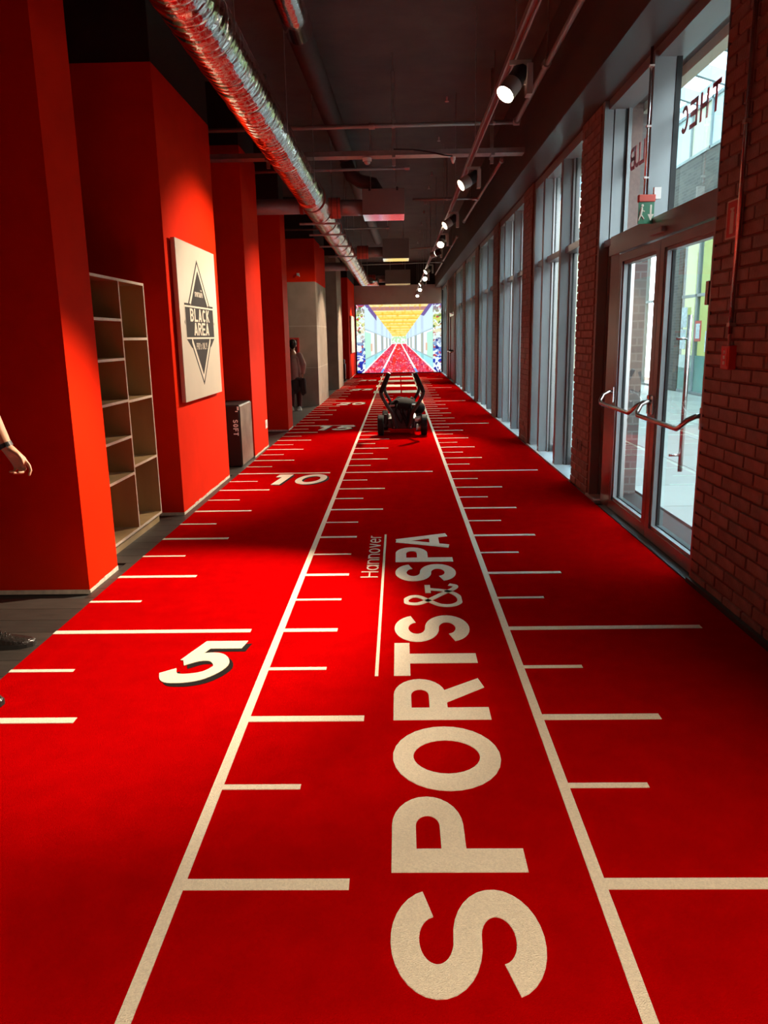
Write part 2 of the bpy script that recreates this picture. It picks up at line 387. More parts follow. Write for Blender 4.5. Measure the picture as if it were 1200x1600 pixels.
# end wall with bulkhead
struct('wall_end', MB().box(-3.5, 2.4, 35.1, 35.3, -.1, HC), BLACKW, 'black wall at the far end of the corridor')
struct('trim_2', MB().box(-1.8, 1.88, 34.86, 35.1, 2.885, 3.66), BULK, 'brown bulkhead above the bright end screen')

# ------------------------------------------------------------------ brick wall and piers
FX = 1.885; CRS = .075; BL = .25; ZT = 3.53
BM = {}
def bmesh_for(k, m):
    if (k, m) not in BM:
        mb = MB(); L = {'f': .239, 'h': .114}[k]; b = .0035; H = .065; d = .012
        mb.v = [(.004,0,0),(.004,L,0),(.004,L,H),(.004,0,H),(-d+.003,b,b),(-d+.003,L-b,b),(-d+.003,L-b,H-b),(-d+.003,b,H-b)]
        mb.f = [(4,7,6,5),(0,4,5,1),(1,5,6,2),(2,6,7,3),(3,7,4,0)]
        me = mb.mesh('brick'); me.materials.append(BRICKS[m]); BM[(k, m)] = me
    return BM[(k, m)]
def courses(y0, y1):
    for c in range(47):
        z = .006+c*CRS
        off = [0., .125][c % 2]
        y = y1-.003; first = True
        while y > y0+.03:
            L = .239 if not (first and off) else .114
            first = False; a = y-L; sc = 1.
            if a < y0+.004: sc = (y-y0-.004)/L; a = y0+.004
            if sc > .2: yield a, z, ('f' if L > .2 else 'h'), sc
            y = a-.011
def brick_wall(name, label, y0, y1, split=None, cat='wall'):
    e = struct(name, MB().box(FX+.0055, 2.25, y0, y1, -.02, ZT), MORTAR, label, cat=cat)
    rest = {}
    for a, z, k, sc in courses(y0, y1):
        mi = random.choices(range(5), (4, 3, 3, 2, 2))[0]; dx = random.uniform(-.0025, .002)
        if split is not None and a > split:
            o = bpy.data.objects.new('brick', bmesh_for(k, mi)); link(o, e)
            o.location = (FX+.004+dx, a, z); o.scale = (1, sc, 1); o.rotation_euler = (random.uniform(-.008, .008), 0, random.uniform(-.008, .008))
        else:
            L = (.239 if k == 'f' else .114)*sc; rest.setdefault(mi, MB()).box(FX+dx, FX+.012, a, a+L, z, z+.065)
    if rest:
        allb = MB(); idx = []
        for mi, mb in rest.items():
            n = len(allb.v); allb.v += mb.v; allb.f += [tuple(q+n for q in f) for f in mb.f]; idx += [mi]*len(mb.f)
        me = allb.mesh('brickwork')
        for b in BRICKS: me.materials.append(b)
        me.polygons.foreach_set('material_index', idx)
        obj('brickwork', me, None, e, kind='stuff')
    return e
near = brick_wall('wall_right', 'dark red brick wall with the fire alarm button beside the glass door', .6, 5.785, 4.27)
struct('wall_right_rear', MB().box(FX, 2.25, -3, .6, -.1, ZT), MORTAR, 'dark plain wall right of the camera', cat='wall')
PIERS = [(8.57, 9.30), (12.20, 12.97), (15.86, 16.62), (19.48, 20.24), (23.10, 23.86), (26.74, 27.50), (30.40, 31.15)]
ORD = ['first', 'second', 'third', 'fourth', 'fifth', 'sixth', 'seventh']
for i, (a, b) in enumerate(PIERS):
    brick_wall('wall_right_pier', ('red brick pier right beyond the glass double door' if i == 0 else ORD[i]+' red brick pier along the window wall beyond the glass double door'), a, b, 0 if i == 0 else None, 'pier')
struct('trim_3', MB().box(1.852, 1.885, -1, 5.78, -.02, .03), GASK, 'dark skirting strip along the near brick wall')

# ------------------------------------------------------------------ window bays
def window(n, y0, y1, label, posts=(1.04, 2.14, 2.80)):
    e = thing('window_%d' % n, label, 'window', (FX, y0, 0), kind='structure')
    L = y1-y0
    def B(*a): return MB().box(*a)
    obj('sill', B(-.015, .22, 0, L, -.02, .014), SILL, e)
    obj('head_frame', B(.03, .20, 0, L, 3.43, 3.53), ALU, e)
    obj('near_jamb', B(.03, .20, 0, .05, .014, 3.43), ALU, e)
    obj('outer_stop', B(.205, .235, 0, L, -.02, .10), ALU, e)
    ys = [.05]
    for p in posts:
        o = obj('post', B(.018, .125, p-.055, p+.055, .014, 3.43), ALU, e)
        obj('glazing_rebate', B(.125, .20, p-.085, p-.04, .014, 3.43), ALUD, o); obj('gasket', B(.146, .158, p-.089, p-.085, .014, 3.43), GASK, o)
        obj('glazing_rebate', B(.125, .20, p+.04, p+.085, .014, 3.43), ALUD, o)
        obj('bolt', MB().tube([(.004, p-.03, .07), (.02, p-.03, .07)], .009, 8), STEEL, o)
        ys += [p-.085, p+.085]
    if len(ys) % 2: ys.append(L)
    for a, b in zip(ys[0::2], ys[1::2]):
        if b-a < .06: continue
        obj('transom_bar', B(.06, .20, a, b, 2.43, 2.50), ALUD, e)
        obj('pane', B(.158, .170, a, b, .014, 2.43), GLASS, e)
        obj('pane', B(.158, .170, a, b, 2.50, 3.43), GLASS, e)
edges = [9.30] + [v for p in PIERS[1:] for v in p]
bays = [(9.30, 12.20), (12.97, 15.86), (16.62, 19.48), (20.24, 23.10), (23.86, 26.74), (31.15, 34.9)]
for i, (a, b) in enumerate(bays):
    window(i+1, a, b, ('tall grey window bay nearest the glass double door' if i == 0 else 'tall grey window bay next to the bright end screen' if i == 5 else ORD[i]+' tall grey window bay counted from the glass double door'))

# ------------------------------------------------------------------ glass double door
d = thing('door_1', 'glass double door with steel push bars and red lettered transom', 'door', (0, 0, 0), kind='structure')
def B(*a): return MB().box(*a)
fr = obj('door_frame', B(1.905, 2.06, 5.787, 5.835, 0, 2.20).box(1.925, 2.06, 7.935, 8.20, 0, 2.20), ALUD, d)
obj('lintel', B(1.905, 2.07, 5.787, 8.20, 2.20, 2.285), ALUD, d); obj('lintel', B(1.915, 2.07, 5.787, 8.20, 2.289, 2.36), ALUD, d)
obj('edge_profile', B(1.880, 1.93, 5.778, 5.80, 0, 3.53), ALUD, d)
obj('sensor', B(1.87, 1.906, 6.72, 6.98, 2.225, 2.262), ALUD, d, bevel=.006)
obj('threshold', B(1.86, 2.06, 5.787, 8.03, -.02, .008), GASK, d)
obj('jamb_casing', B(1.89, 1.972, 8.50, 8.57, .014, 3.53), ALU, d); obj('jamb_casing', B(1.978, 2.10, 8.485, 8.57, .014, 3.53), ALU, d)
obj('side_panel', B(2.03, 2.06, 8.20, 8.49, .014, 2.36), ALU, d); obj('sill', B(1.87, 2.1, 8.20, 8.57, -.02, .014), SILL, d)
obj('side_bar', B(1.93, 2.03, 8.20, 8.49, 2.30, 2.36), ALUD, d)
def leaf(y0, y1, far):
    st = .085
    lf = obj('door_leaf', B(1.925, 1.995, y0, y0+st, .012, 2.19).box(1.925, 1.995, y1-st, y1, .012, 2.19).box(1.925, 1.995, y0+st, y1-st, .012, .10).box(1.925, 1.995, y0+st, y1-st, 2.125, 2.19), ALUD, d)
    a, b = y0+st, y1-st
    obj('glazing_bead', B(1.935, 1.99, b-.035, b, .10, 2.125).box(1.935, 1.99, a, a+.012, .10, 2.125).box(1.935, 1.99, a, b, .10, .125).box(1.935, 1.99, a, b, 2.10, 2.125), ALU, lf)
    obj('gasket', B(1.97, 1.992, b-.047, b-.035, .125, 2.10).box(1.97, 1.992, a, b, .125, .132), GASK, lf)
    obj('pane', B(1.978, 1.986, a, b, .10, 2.125), GLASS, lf)
    za, zb = 1.04, .955
    bar = []
    P0 = (1.925, b+.05, za); P3 = (1.925, a-.05, za)
    pts = [P0, (1.88, b+.045, za+.01), (1.83, b+.035, za-.015), (1.800, b+.015, zb+.02), (1.795, b-.02, zb)]
    pts += [(1.795, a+.03, zb-.005), (1.802, a-.005, zb+.012), (1.835, a-.03, za-.03), (1.88, a-.042, za-.005), P3]
    obj('push_bar', MB().tube(pts, .0165, 12), STEEL, lf, smooth=True)
    for yy in (b+.05, a-.05): obj('bar_mount', B(1.905, 1.926, yy-.02, yy+.02, za-.09, za+.05), STEEL, lf, bevel=.006)
    return lf
lr = leaf(5.838, 6.872, False); ll = leaf(6.880, 7.932, True)
yy = 6.62
obj('pull_handle', MB().tube([(2.075, yy, .56), (2.075, yy, 1.66)], .017, 12), STEEL, lr, smooth=True)
for z in (.68, 1.50): obj('handle_stay', MB().tube([(1.99, yy, z), (2.075, yy, z)], .010, 8), STEEL, lr, smooth=True)
obj('door_closer', B(1.89, 1.925, 5.86, 5.90, 1.70, 1.84), STEEL, lr, bevel=.005)
# transom
obj('head_frame', B(1.93, 2.13, 5.787, 8.57, 3.46, 3.535), ALU, d); obj('near_jamb', B(1.905, 2.12, 5.787, 5.82, 2.36, 3.46), ALUD, d)
mu = obj('mullion', B(1.905, 2.10, 7.18, 7.26, 2.36, 3.50), ALU, d); obj('gasket', B(2.06, 2.10, 7.172, 7.18, 2.36, 3.46), GASK, mu)
obj('gasket', B(2.07, 2.10, 8.477, 8.485, 2.36, 3.46), GASK, d); obj('far_bead', B(2.09, 2.12, 8.45, 8.485, 2.36, 3.46), ALU, d)
p1 = obj('transom_pane', B(2.095, 2.105, 5.82, 7.18, 2.36, 3.46), GLASS, d); p2 = obj('transom_pane', B(2.095, 2.105, 7.26, 8.50, 2.36, 3.46), GLASS, d)
# film letters face the courtyard, so they read mirrored from inside
for txt, ys_, pn in (('THEC', (6.52, 6.72, 6.91, 7.085), p1), ('CLUB', (7.93, 8.07, 8.20, 8.34), p2)):
    for ch, yc in zip(txt, ys_):
        obj('film_letter', letter_mesh(MB(), ch, .72, .17, (2.107, yc-.075, 2.925), (0,1,0), (0,0,1), .20, .185, un=(1,0,0), thick=.002), REDI, pn)
# far door
d2 = thing('door_2', 'narrow dark brown door with a bright push bar near the end screen', 'door', (0, 0, 0), kind='structure')
obj('door_frame', B(1.90, 2.06, 27.5, 27.58, 0, 2.3).box(1.90, 2.06, 29.8, 29.9, 0, 2.3).box(1.90, 2.06, 27.5, 29.9, 2.2, 2.32), STEEL, d2)
lf = obj('door_leaf', B(1.94, 1.99, 27.58, 29.8, 0.01, 2.2), BEAM, d2)
obj('push_bar', MB().tube([(1.94, 27.7, 1.05), (1.82, 27.75, 1.0), (1.82, 28.5, 1.0), (1.94, 28.6, 1.05)], .022, 10), STEEL, lf, smooth=True)
obj('push_bar', MB().tube([(1.94, 28.75, 1.05), (1.82, 28.8, 1.0), (1.82, 29.6, 1.0), (1.94, 29.7, 1.05)], .022, 10), STEEL, lf, smooth=True)
obj('closer_arm', MB().tube([(1.93, 27.7, 2.26), (1.80, 28.1, 2.30), (1.93, 28.5, 2.26)], .02, 8), STEEL, lf)
obj('upper_panel', B(1.95, 2.0, 27.5, 30.4, 2.33, 3.53), ALU, d2)
for yp in (28.2, 28.9, 29.6, 30.1): obj('post', B(1.90, 1.99, yp, yp+.10, 2.33, 3.53), ALU, d2)
obj('side_panel', B(1.92, 2.0, 29.92, 30.4, .0, 2.32), ALU, d2)

# ================================================================== CARPET
cp = thing('carpet', 'long red sprint track carpet with cream lane lines and lettering', 'carpet', (0, 0, -.02))
def cz(mb): mb.v = [(a, b, c+.02) for a, b, c in mb.v]; return mb
obj('pile', cz(B(-1.85, 1.86, -2.8, 34.8, -.02, 0)), CARPET, cp)
T = .0025
def jag(x0, x1, y0, y1): return cz(B(x0, x1, y0, y1, 0, T))
for x in (-.61, .61): obj('lane_line', jag(x-.019, x+.019, -2.5, 34.5), PRINT, cp)
TM = {}
def tick(x0, x1, y, wd):
    k = (round(x1-x0, 3), wd)
    if k not in TM:
        TM[k] = MB().box(0, k[0], -wd/2, wd/2, 0, T).mesh('tick_mark'); TM[k].materials.append(PRINT)
    o = bpy.data.objects.new('tick_mark', TM[k]); o.location = (x0, y, .02); link(o, cp)
k = 2
while k <= 62:
    y = k*.5; five = (k % 10 == 0); big = (k % 2 == 0); wd = .046 if big else .030
    tick(-1.85, -.772 if five else (-1.326 if big else -1.537), y, wd)
    e1 = .43 if five else (-.112 if big else -.315)
    if 4.9 < y < 7.2: e1 = -.30 if big else -.315
    if five and y > 22: e1 = -.62
    if e1 > -.6: tick(-.592, e1, y, wd)
    tick(.628, 1.655 if five else (1.11 if big else .906), y, wd)
    k += 1
# SPORTS & SPA, read along the lane
XB, CAP = .415, .405
for ch, a, b, w0, t0 in [('S',2.60,2.975,.66,.185),('P',3.050,3.435,.68,.19),('O',3.470,3.925,.80,.19),('R',3.983,4.372,.69,.19),('T',4.412,4.805,.66,.19),('S',4.822,5.205,.66,.185),
                         ('&',5.355,5.765,.92,.10),('S',5.842,6.220,.66,.185),('P',6.280,6.662,.68,.19),('A',6.645,7.075,.80,.18)]:
    cap = CAP if ch != '&' else .345; xb = XB if ch != '&' else .41
    obj('letter', cz(letter_mesh(MB(), ch, w0, t0, (xb, a, 0), (0,1,0), (-1,0,0), (b-a)/w0, cap, un=(0,0,1), thick=T)), PRINT, cp)
yy = 5.93
for ch, ww in zip('Hannover', (.62,.55,.52,.52,.55,.50,.55,.34)):
    sx = .215
    obj('letter', cz(letter_mesh(MB(), ch, ww, .085, (-.105, yy, 0), (0,1,0), (-1,0,0), sx, .115, un=(0,0,1), thick=T)), PRINT, cp); yy += (ww+.14)*sx
obj('rule_line', jag(-.080, -.064, 4.41, 7.06), PRINT, cp)
# distance numbers with a black drop shadow
def number(txt, x0, y0, wd, ht, n):
    ws = {'5': .78, '1': .55, '0': .95, '2': .85, '3': .85}
    tot = sum(ws[c] for c in txt)+.24*(len(txt)-1); sx = wd/(tot+.2); x = x0
    for c in txt:
        o = obj('number_digit', cz(letter_mesh(MB(), c, ws[c], .20 if c != '1' else .26, (x, y0, .0018), (1,0,0), (0,1,0), sx, ht, thick=T, shear=.22)), PRINT, cp)
        obj('drop_shadow', cz(letter_mesh(MB(), c, ws[c], .20 if c != '1' else .26, (x+.026, y0-.034, .0), (1,0,0), (0,1,0), sx, ht, thick=.0016, shear=.22)), BLACKP, o)
        x += (ws[c]+.24)*sx
number('5', -1.11, 4.35, .345, .50, 5)
for t_, yk in (('10', 10), ('15', 15), ('20', 20), ('25', 25), ('30', 30)): number(t_, -1.43, yk-.72, .68, .62, yk)
# far lettering lying across the lane: only its long cream strokes can be made out
for yb in (22.95, 25.7, 28.5, 31.4):
    for s_ in (-1, 1):
        mb = MB(); x0, x1 = (s_*.02+.11, s_*.56+.11) if s_ > 0 else (-.68, .09)
        pts = [(min(x0,x1), yb+.12), (max(x0,x1), yb), (max(x0,x1), yb+1.1), (min(x0,x1), yb+.98)]
        mb.v = [(px, py, .02+T) for px, py in pts]+[(px, py, .02) for px, py in pts]; mb.f = [(0,1,2,3),(4,5,1,0),(5,6,2,1),(6,7,3,2),(7,4,0,3)]
        obj('far_letter', mb, PRINT, cp)

# ================================================================== END SCREEN
import mathutils
def screen_colour(u, v):
    nz = lambda q, o=0: mathutils.noise.noise(Vector((u*q+o, v*q*.8, o*1.7)))
    lerp = lambda a, b, k: tuple(x+(y-x)*max(0, min(1, k)) for x, y in zip(a, b))
    du = u-.5; e = abs(du); dv = v-.55
    ce = .352-.60*v; ff = .09+(v-.58)*.857
    if v < .465 and e < ce:                                                    # painted ceiling
        dep = ce/.352; q = math.log(dep)*6.5; k = q-math.floor(q)
        c = (1.0, .80, .26)
        if k < .25: c = (.96, .66, .14)
        elif k > .72: c = (1.0, .90, .52)
        if .035 < v < .085: c = (.62, .36, .34)
        if v <= .035: c = (1.0, .86, .50)
        return lerp(c, (.80, .58, .08), .55*max(0, nz(34, 3)*2))
    if v > .575 and e < ff:                                                    # painted track
        if abs(e-(.03+(v-.58)*.43)) < .006+.018*(v-.55): return (1, 1, 1) if v < .94 else (.30, .55, 1.0)
        if e > ff*.93: return (1, .96, .97)
        c = lerp((.80, .16, .30), (.90, .07, .10), .5+nz(22)*1.1)
        if e < .13*(ff/.45): c = lerp(c, (1, .10, .04), .55+nz(14, 2))
        c = lerp(c, (1, .72, .78), 1.5*max(0, nz(75, 5)-.12)); return lerp(c, (.42, .03, .14), 1.4*max(0, nz(60, 9)-.15))
    if e > .402:                                                               # painted outer panels
        pal = [(.30, .20, .50), (.70, .78, .25), (.85, .80, .62), (.30, .45, .70), (.04, .12, .62), (.03, .06, .40)]
        q = v*5; i = int(min(4, q)); c = lerp(pal[i], pal[i+1], q-i); a = abs(nz(17, 11))
        if a < .07: c = (.90, .97, 1.0)
        elif nz(24, 31) > .25: c = (.80, .95, .92)
        elif nz(30, 21) > .33: c = (.62, .14, .16)
        elif nz(28, 41) < -.33: c = (.05, .07, .34) if v > .4 else (.20, .34, .14)
        return c
    t = (e-.06)/(.402-.06)                                                     # bright receding windows
    edges = (.402, .285, .262, .205, .19, .15, .138, .11, .10, .08)
    c = (.90, .98, 1.0)
    for k in range(1, 9, 2):
        if edges[k+1] < e < edges[k]: c = (.42, .36, .46) if v < .36 else (.60, .62, .50)
    for x in edges[:9]:
        if abs(e-x) < .0035: c = (.40, .48, .54)
    vv = dv/max(e, .05)
    if vv > .62: c = lerp(c, (.35, .80, .85), .70)
    if abs(vv-.62) < .03 or abs(vv+.50) < .03: c = (.50, .62, .66)
    if vv < -.50: c = lerp(c, (.70, .86, .98), .8)
    if e > .33 and -.4 < vv < .6: c = lerp(c, (.45, .92, .66), .65)
    if .315 < e < .335 and .05 < vv < .4: c = (.85, .62, .50)
    if e < ce+.05 and v < .45 and e > .262: c = (.30, .22, .48) if nz(9, 7) > -.2 else c
    if e < .085: c = (.62, .85, .55) if (nz(40, 6) > 0 and dv < .01) else (.88, .98, .96)
    return c
NX, NZ = 240, 190; X0, X1, Z0, Z1 = -1.74, 1.875, .035, 2.875
mb = MB()
for j in range(NZ+1):
    for i in range(NX+1): mb.v.append((X0+(X1-X0)*i/NX, 0, Z0+(Z1-Z0)*(1-j/NZ)))
for j in range(NZ):
    for i in range(NX): a = j*(NX+1)+i; mb.f.append((a+NX+1, a+NX+2, a+1, a))
me = mb.mesh('display'); ca = me.color_attributes.new('picture', 'FLOAT_COLOR', 'POINT')
buf = []
for j in range(NZ+1):
    for i in range(NX+1): buf += [*[q**1.45 for q in screen_colour(i/NX, j/NZ)], 1]
ca.data.foreach_set('color', buf)
SCR = bpy.data.materials.new('screen_picture'); SCR.use_nodes = True; nt = SCR.node_tree; b = nt.nodes['Principled BSDF']
at = nt.nodes.new('ShaderNodeAttribute'); at.attribute_name = 'picture'
nt.links.new(at.outputs['Color'], b.inputs['Emission Color']); b.inputs['Emission Strength'].default_value = .76
b.inputs['Base Color'].default_value = (.02, .02, .02, 1); b.inputs['Roughness'].default_value = .4
e = thing('video_screen', 'bright wall sized screen showing a painted corridor picture', 'screen', (0, 34.97, 0))
o = obj('display', me, SCR, e); o.location = (0, -.002, 0)
obj('bezel', B(X0-.03, X1+.01, 0, .12, 0, Z1+.012), BLKM, e)

# ================================================================== CEILING SERVICES
# big foil duct
DX, DZ, DR = -1.11, 3.42, .172
e = thing('foil_duct', 'large silver foil air duct running along the ceiling on the left', 'duct', (DX, 0, DZ))
pts, rs = [], []; y = 2.0
while y < 11.9:
    for dy, k in ((0, -.008), (.02, .004), (.045, .008), (.07, .005), (.085, -.003)):
        pts.append((random.uniform(-.002, .002), y+dy, random.uniform(-.002, .002))); rs.append(DR+k+random.uniform(-.002, .002))
    y += .095
mb = MB().tube(pts, rs, 56)
mb.v = [(a, b+.030*math.sin(math.atan2(c, a)), c) for a, b, c in mb.v]       # ribs lean like a wound spiral
obj('ribbed_sleeve', mb, FOIL, e, smooth=True)
pts, rs = [], []; y = 11.85; i = 0
while y < 28.4:
    pts.append((random.uniform(-.006, .006), y, random.uniform(-.006, .006))); rs.append((DR+.01+random.uniform(-.007, .007), DR+.02+random.uniform(-.007, .007))); y += .11
obj('insulated_run', MB().tube(pts, rs, 40), FOIL2, e, smooth=True)
for k in range(16):
    y = 12.3+k*1.02
    obj('strap', MB().tube([(0, y-.007, 0), (0, y+.007, 0)], DR+.022, 40), BAND, e, smooth=False)
el = [(0, 28.2, 0)]+[(.42-.42*math.cos(a), 28.5+.42*math.sin(a), 0) for a in [math.radians(q) for q in range(0, 91, 10)]]+[(.50, 28.92, 0)]
obj('elbow', MB().tube(el, DR-.02, 32), FOIL, e, smooth=True)
for y in (4.2, 6.3, 8.6, 10.9, 13.6, 16.4, 19.5, 23., 27.):
    obj('hanger_rod', MB().tube([(DR+.012, y, -.05), (DR+.012, y, HC-DZ)], .005, 6), GALV, e)
for y in (13.3, 14.6, 16.3, 18.2):
    obj('support_rail', B(-.30, .30, y-.02, y+.02, -DR-.045, -DR-.02), GALV, e)
# thinner dark duct on the ceiling, foil covered at its near end
e = thing('round_duct', 'slim brown painted ceiling duct with a foil wrapped near end', 'duct', (0, 0, 0))
obj('duct_run', MB().tube([(-.80, 8.5, 4.2), (-.50, 24.0, 4.2)], .115, 28), DUCTD, e, smooth=True)
obj('foil_wrap', MB().tube([(-.86, 4.0, 4.2)]+[(-.86+.0155*(k*.35), 4.0+k*.35, 4.2+random.uniform(-.004, .004)) for k in range(1, 13)]+[(-.795, 8.62, 4.2)], .125, 28), FOIL, e, smooth=True)
obj('take_off', MB().tube([(-.70, 13.45, 4.10), (-.62, 13.45, 3.90), (-.50, 13.45, 3.82), (-.30, 13.45, 3.78), (-.24, 13.45, 3.67)], .10, 18), DUCTD, e, smooth=True)
# supply boxes hanging from the ceiling
BXS = [(-.145, 13.1, 3.30, .31, .357, .65), (.015, 19.7, 3.30, .305, .435, .75), (.05, 28.5, 3.30, .43, .46, .84)]
LB = ['nearest', 'middle', 'farthest']
for i, (bx, by, bz, hw, bh, dp) in enumerate(BXS):
    e = thing('supply_air_box', LB[i]+' of three taupe air boxes hanging under the ceiling', 'air box', (bx, by, bz), group='supply air boxes')
    obj('casing', B(-hw, hw, 0, dp, .012, bh), BOXM, e, bevel=.006)
    obj('diffuser_face', B(-hw+.005, hw-.005, .005, dp-.005, 0, .012), MIRR, e)
    obj('spigot', MB().tube([(-hw, dp*.5, bh*.42), (-hw-.42, dp*.5, bh*.42)], .115, 24), PIPE, e, smooth=True)
    obj('collar', MB().tube([(-hw-.34, dp*.5, bh*.42), (-hw-.60, dp*.5, bh*.42)], .150, 24), COLLAR, e, smooth=False)
    for s_ in (-.085, .0, .085): obj('strap', MB().tube([(-hw-.47+s_-.008, dp*.5, bh*.42), (-hw-.47+s_+.008, dp*.5, bh*.42)], .154, 24), BAND, e)
    obj('link_pipe', MB().tube([(-hw-.58, dp*.5, bh*.42), (DX+DR-bx-.03, dp*.5, bh*.42+.01)], .11, 24), PIPE, e, smooth=True)
    for sx in (-hw*.6, hw*.6):
        for sy in (.1, dp-.1): obj('hanger_rod', MB().tube([(sx, sy, bh), (sx, sy, HC-bz)], .005, 6), GALV, e)
    if i == 0:
        for sx in (-hw*.65, hw*.65): obj('bracket', B(sx-.015, sx+.015, -.006, .02, bh-.03, bh+.02), BLKM, e)
# branch ducts that run left from the foil duct
for i, y in enumerate((13.2, 23.3)):
    e = thing('branch_duct', ('copper toned branch duct going left above the pillar gap' if i == 0 else 'farther branch duct going left behind the half red pillar'), 'duct', (0, y, 3.45))
    obj('duct_run', MB().tube([(DX-DR+.03, .0, 0), (-2.88, .0, 0)], .11, 24), PIPE, e, smooth=True)
    obj('seam_band', MB().tube([(DX-DR-.05, 0, 0), (DX-DR-.10, 0, 0)], .116, 24), BAND, e)
# sprinkler pipes
def pipe(label, pts, r=.024, fit=(), rods=(), cat='pipe', m=PIPE):
    e = thing('sprinkler_pipe', label, cat, (0, 0, 0))
    obj('pipe_run', MB().tube(pts, r, 12), m, e, smooth=True)
    for p in fit:
        d0 = (Vector(pts[1])-Vector(pts[0])).normalized()*.035; obj('coupling', MB().tube([Vector(p)-d0, Vector(p)+d0], r*1.55, 12), GALV, e)
    for p in rods:
        obj('hanger_rod', MB().tube([p, (p[0], p[1], HC)], .006, 6), GALV, e)
        obj('pipe_clip', MB().tube([(p[0]-.012, p[1], p[2]), (p[0]+.012, p[1], p[2])], r*1.3, 10), GALV, e)
    return e
pipe('grey sprinkler pipe crossing the corridor before the cable tray', [(-2.6, 10.5, 3.85), (1.40, 10.5, 3.87)], .024, [(1.40, 10.5, 3.87), (-.22, 10.5, 3.86)], [(.02, 10.5, 3.86), (1.15, 10.5, 3.87), (-1.6, 10.5, 3.85)])
pipe('long grey sprinkler pipe beside the spotlight track, nearest stretch', [(1.37, 3.0, 3.87), (1.40, 10.5, 3.87)], .026, [(1.40, 10.46, 3.87), (1.385, 8.6, 3.87)], [(1.38, 8.55, 3.88), (1.375, 6.2, 3.88)])
pipe('thin cross pipe just beyond the cable tray', [(-2.6, 12.45, 3.78), (.20, 12.45, 3.8)], .018, [(.2, 12.45, 3.8)], [(-.85, 12.45, 3.79), (.02, 12.45, 3.8)])
pipe('pipe beside the beam between cable tray and first air box', [(1.45, 12.05, 3.8), (1.41, 17.7, 3.8)], .022, [(1.45, 12.1, 3.8), (1.425, 15., 3.8), (1.41, 17.65, 3.8)], [(1.44, 13.4, 3.8), (1.42, 16.4, 3.8)])
pipe('short cross pipe level with the nearest air box', [(.32, 15.0, 3.8), (1.41, 15.0, 3.8)], .020, [(1.36, 15.0, 3.8)], [(.9, 15., 3.8)])
pipe('pipe beside the beam beyond the nearest air box', [(1.45, 20.1, 3.8), (1.47, 31.6, 3.8)], .022, [(1.45, 20.15, 3.8)], [(1.46, 22, 3.8), (1.46, 27, 3.8)])
pipe('cross pipe in front of the middle air box', [(-2.4, 18.4, 3.8), (-.15, 18.4, 3.8)], .018, [(-.15, 18.4, 3.8)], [(-1.0, 18.4, 3.8)])
pipe('cross pipe beside the middle air box', [(.38, 22.0, 3.74), (1.46, 22.0, 3.8)], .018, [], [(.9, 22., 3.77)])
pipe('farthest cross pipe before the last air box', [(-1.6, 25.6, 3.68), (1.46, 25.6, 3.72)], .018, [], [(0.2, 25.6, 3.7)])
# cable tray
e = thing('cable_tray', 'perforated steel cable tray spanning the whole corridor', 'cable tray', (0, 11.0, 3.66))
obj('tray_base', B(-2.6, 1.58, 0, .20, 0, .006), GALV, e)
for y0 in (0, .196): obj('tray_side', B(-2.6, 1.58, y0, y0+.004, 0, .055), GALV, e)
for yy in (.04, .08, .115, .15): obj('cable', MB().tube([(-2.55+.5*k, yy+random.uniform(-.01, .01), .02+random.uniform(0, .012)) for k in range(9)], .009, 8), BLKM, e, smooth=True)
for x in (-1.5, .02, 1.2):
    obj('hanger_channel', B(x-.02, x+.02, .08, .12, -.10, HC-3.66), GALV, e)
    obj('cross_arm', B(x-.02, x+.02, -.03, .23, -.03, -.002), GALV, e)
pts = [(.02, -.02, .06), (.25, -.03, .05), (.45, -.03, .02), (.62, -.03, -.02), (.72, -.02, -.03)]
obj('loose_cable', MB().tube([(p[0]+.0, p[1], p[2]) for p in [(x, y, z) for x, y, z in pts]], .009, 8), BLKM, e, smooth=True)
# small devices under the tray
for (x, y, z), lab in (((-.30, 11.08, 3.60), 'small dome detector under the middle of the cable tray'), ((.735, 11.1, 3.595), 'small sensor hanging under the cable tray by the track')):
    e = thing('ceiling_sensor', lab, 'sensor', (x, y, z))
    obj('base_ring', MB().tube([(0, 0, .05), (0, 0, .015)], .055 if x < 0 else .03, 20), WHITEI, e, smooth=False)
    obj('dome', MB().ellipsoid((0, 0, .012), .042 if x < 0 else .022, .042 if x < 0 else .022, .040), GALV if x < 0 else WHITEI, e, smooth=True)
# sprinkler heads dotted along the ceiling
for i, y in enumerate((12.15, 14.25, 16.9, 18.3, 20.2, 21.6, 23.6, 25.2, 28.)):
    e = thing('ceiling_sprinkler', ['first','second','third','fourth','fifth','sixth','seventh','eighth','ninth'][i]+' small pale sprinkler in the ceiling row, counted from the cable tray', 'sprinkler', (.725, y, HC), group='ceiling sprinkler heads')
    obj('stem', MB().tube([(0, 0, 0), (0, 0, -.05)], .012, 10), WHITEI, e); obj('deflector', MB().tube([(0, 0, -.055), (0, 0, -.062)], .026, 14), WHITEI, e)

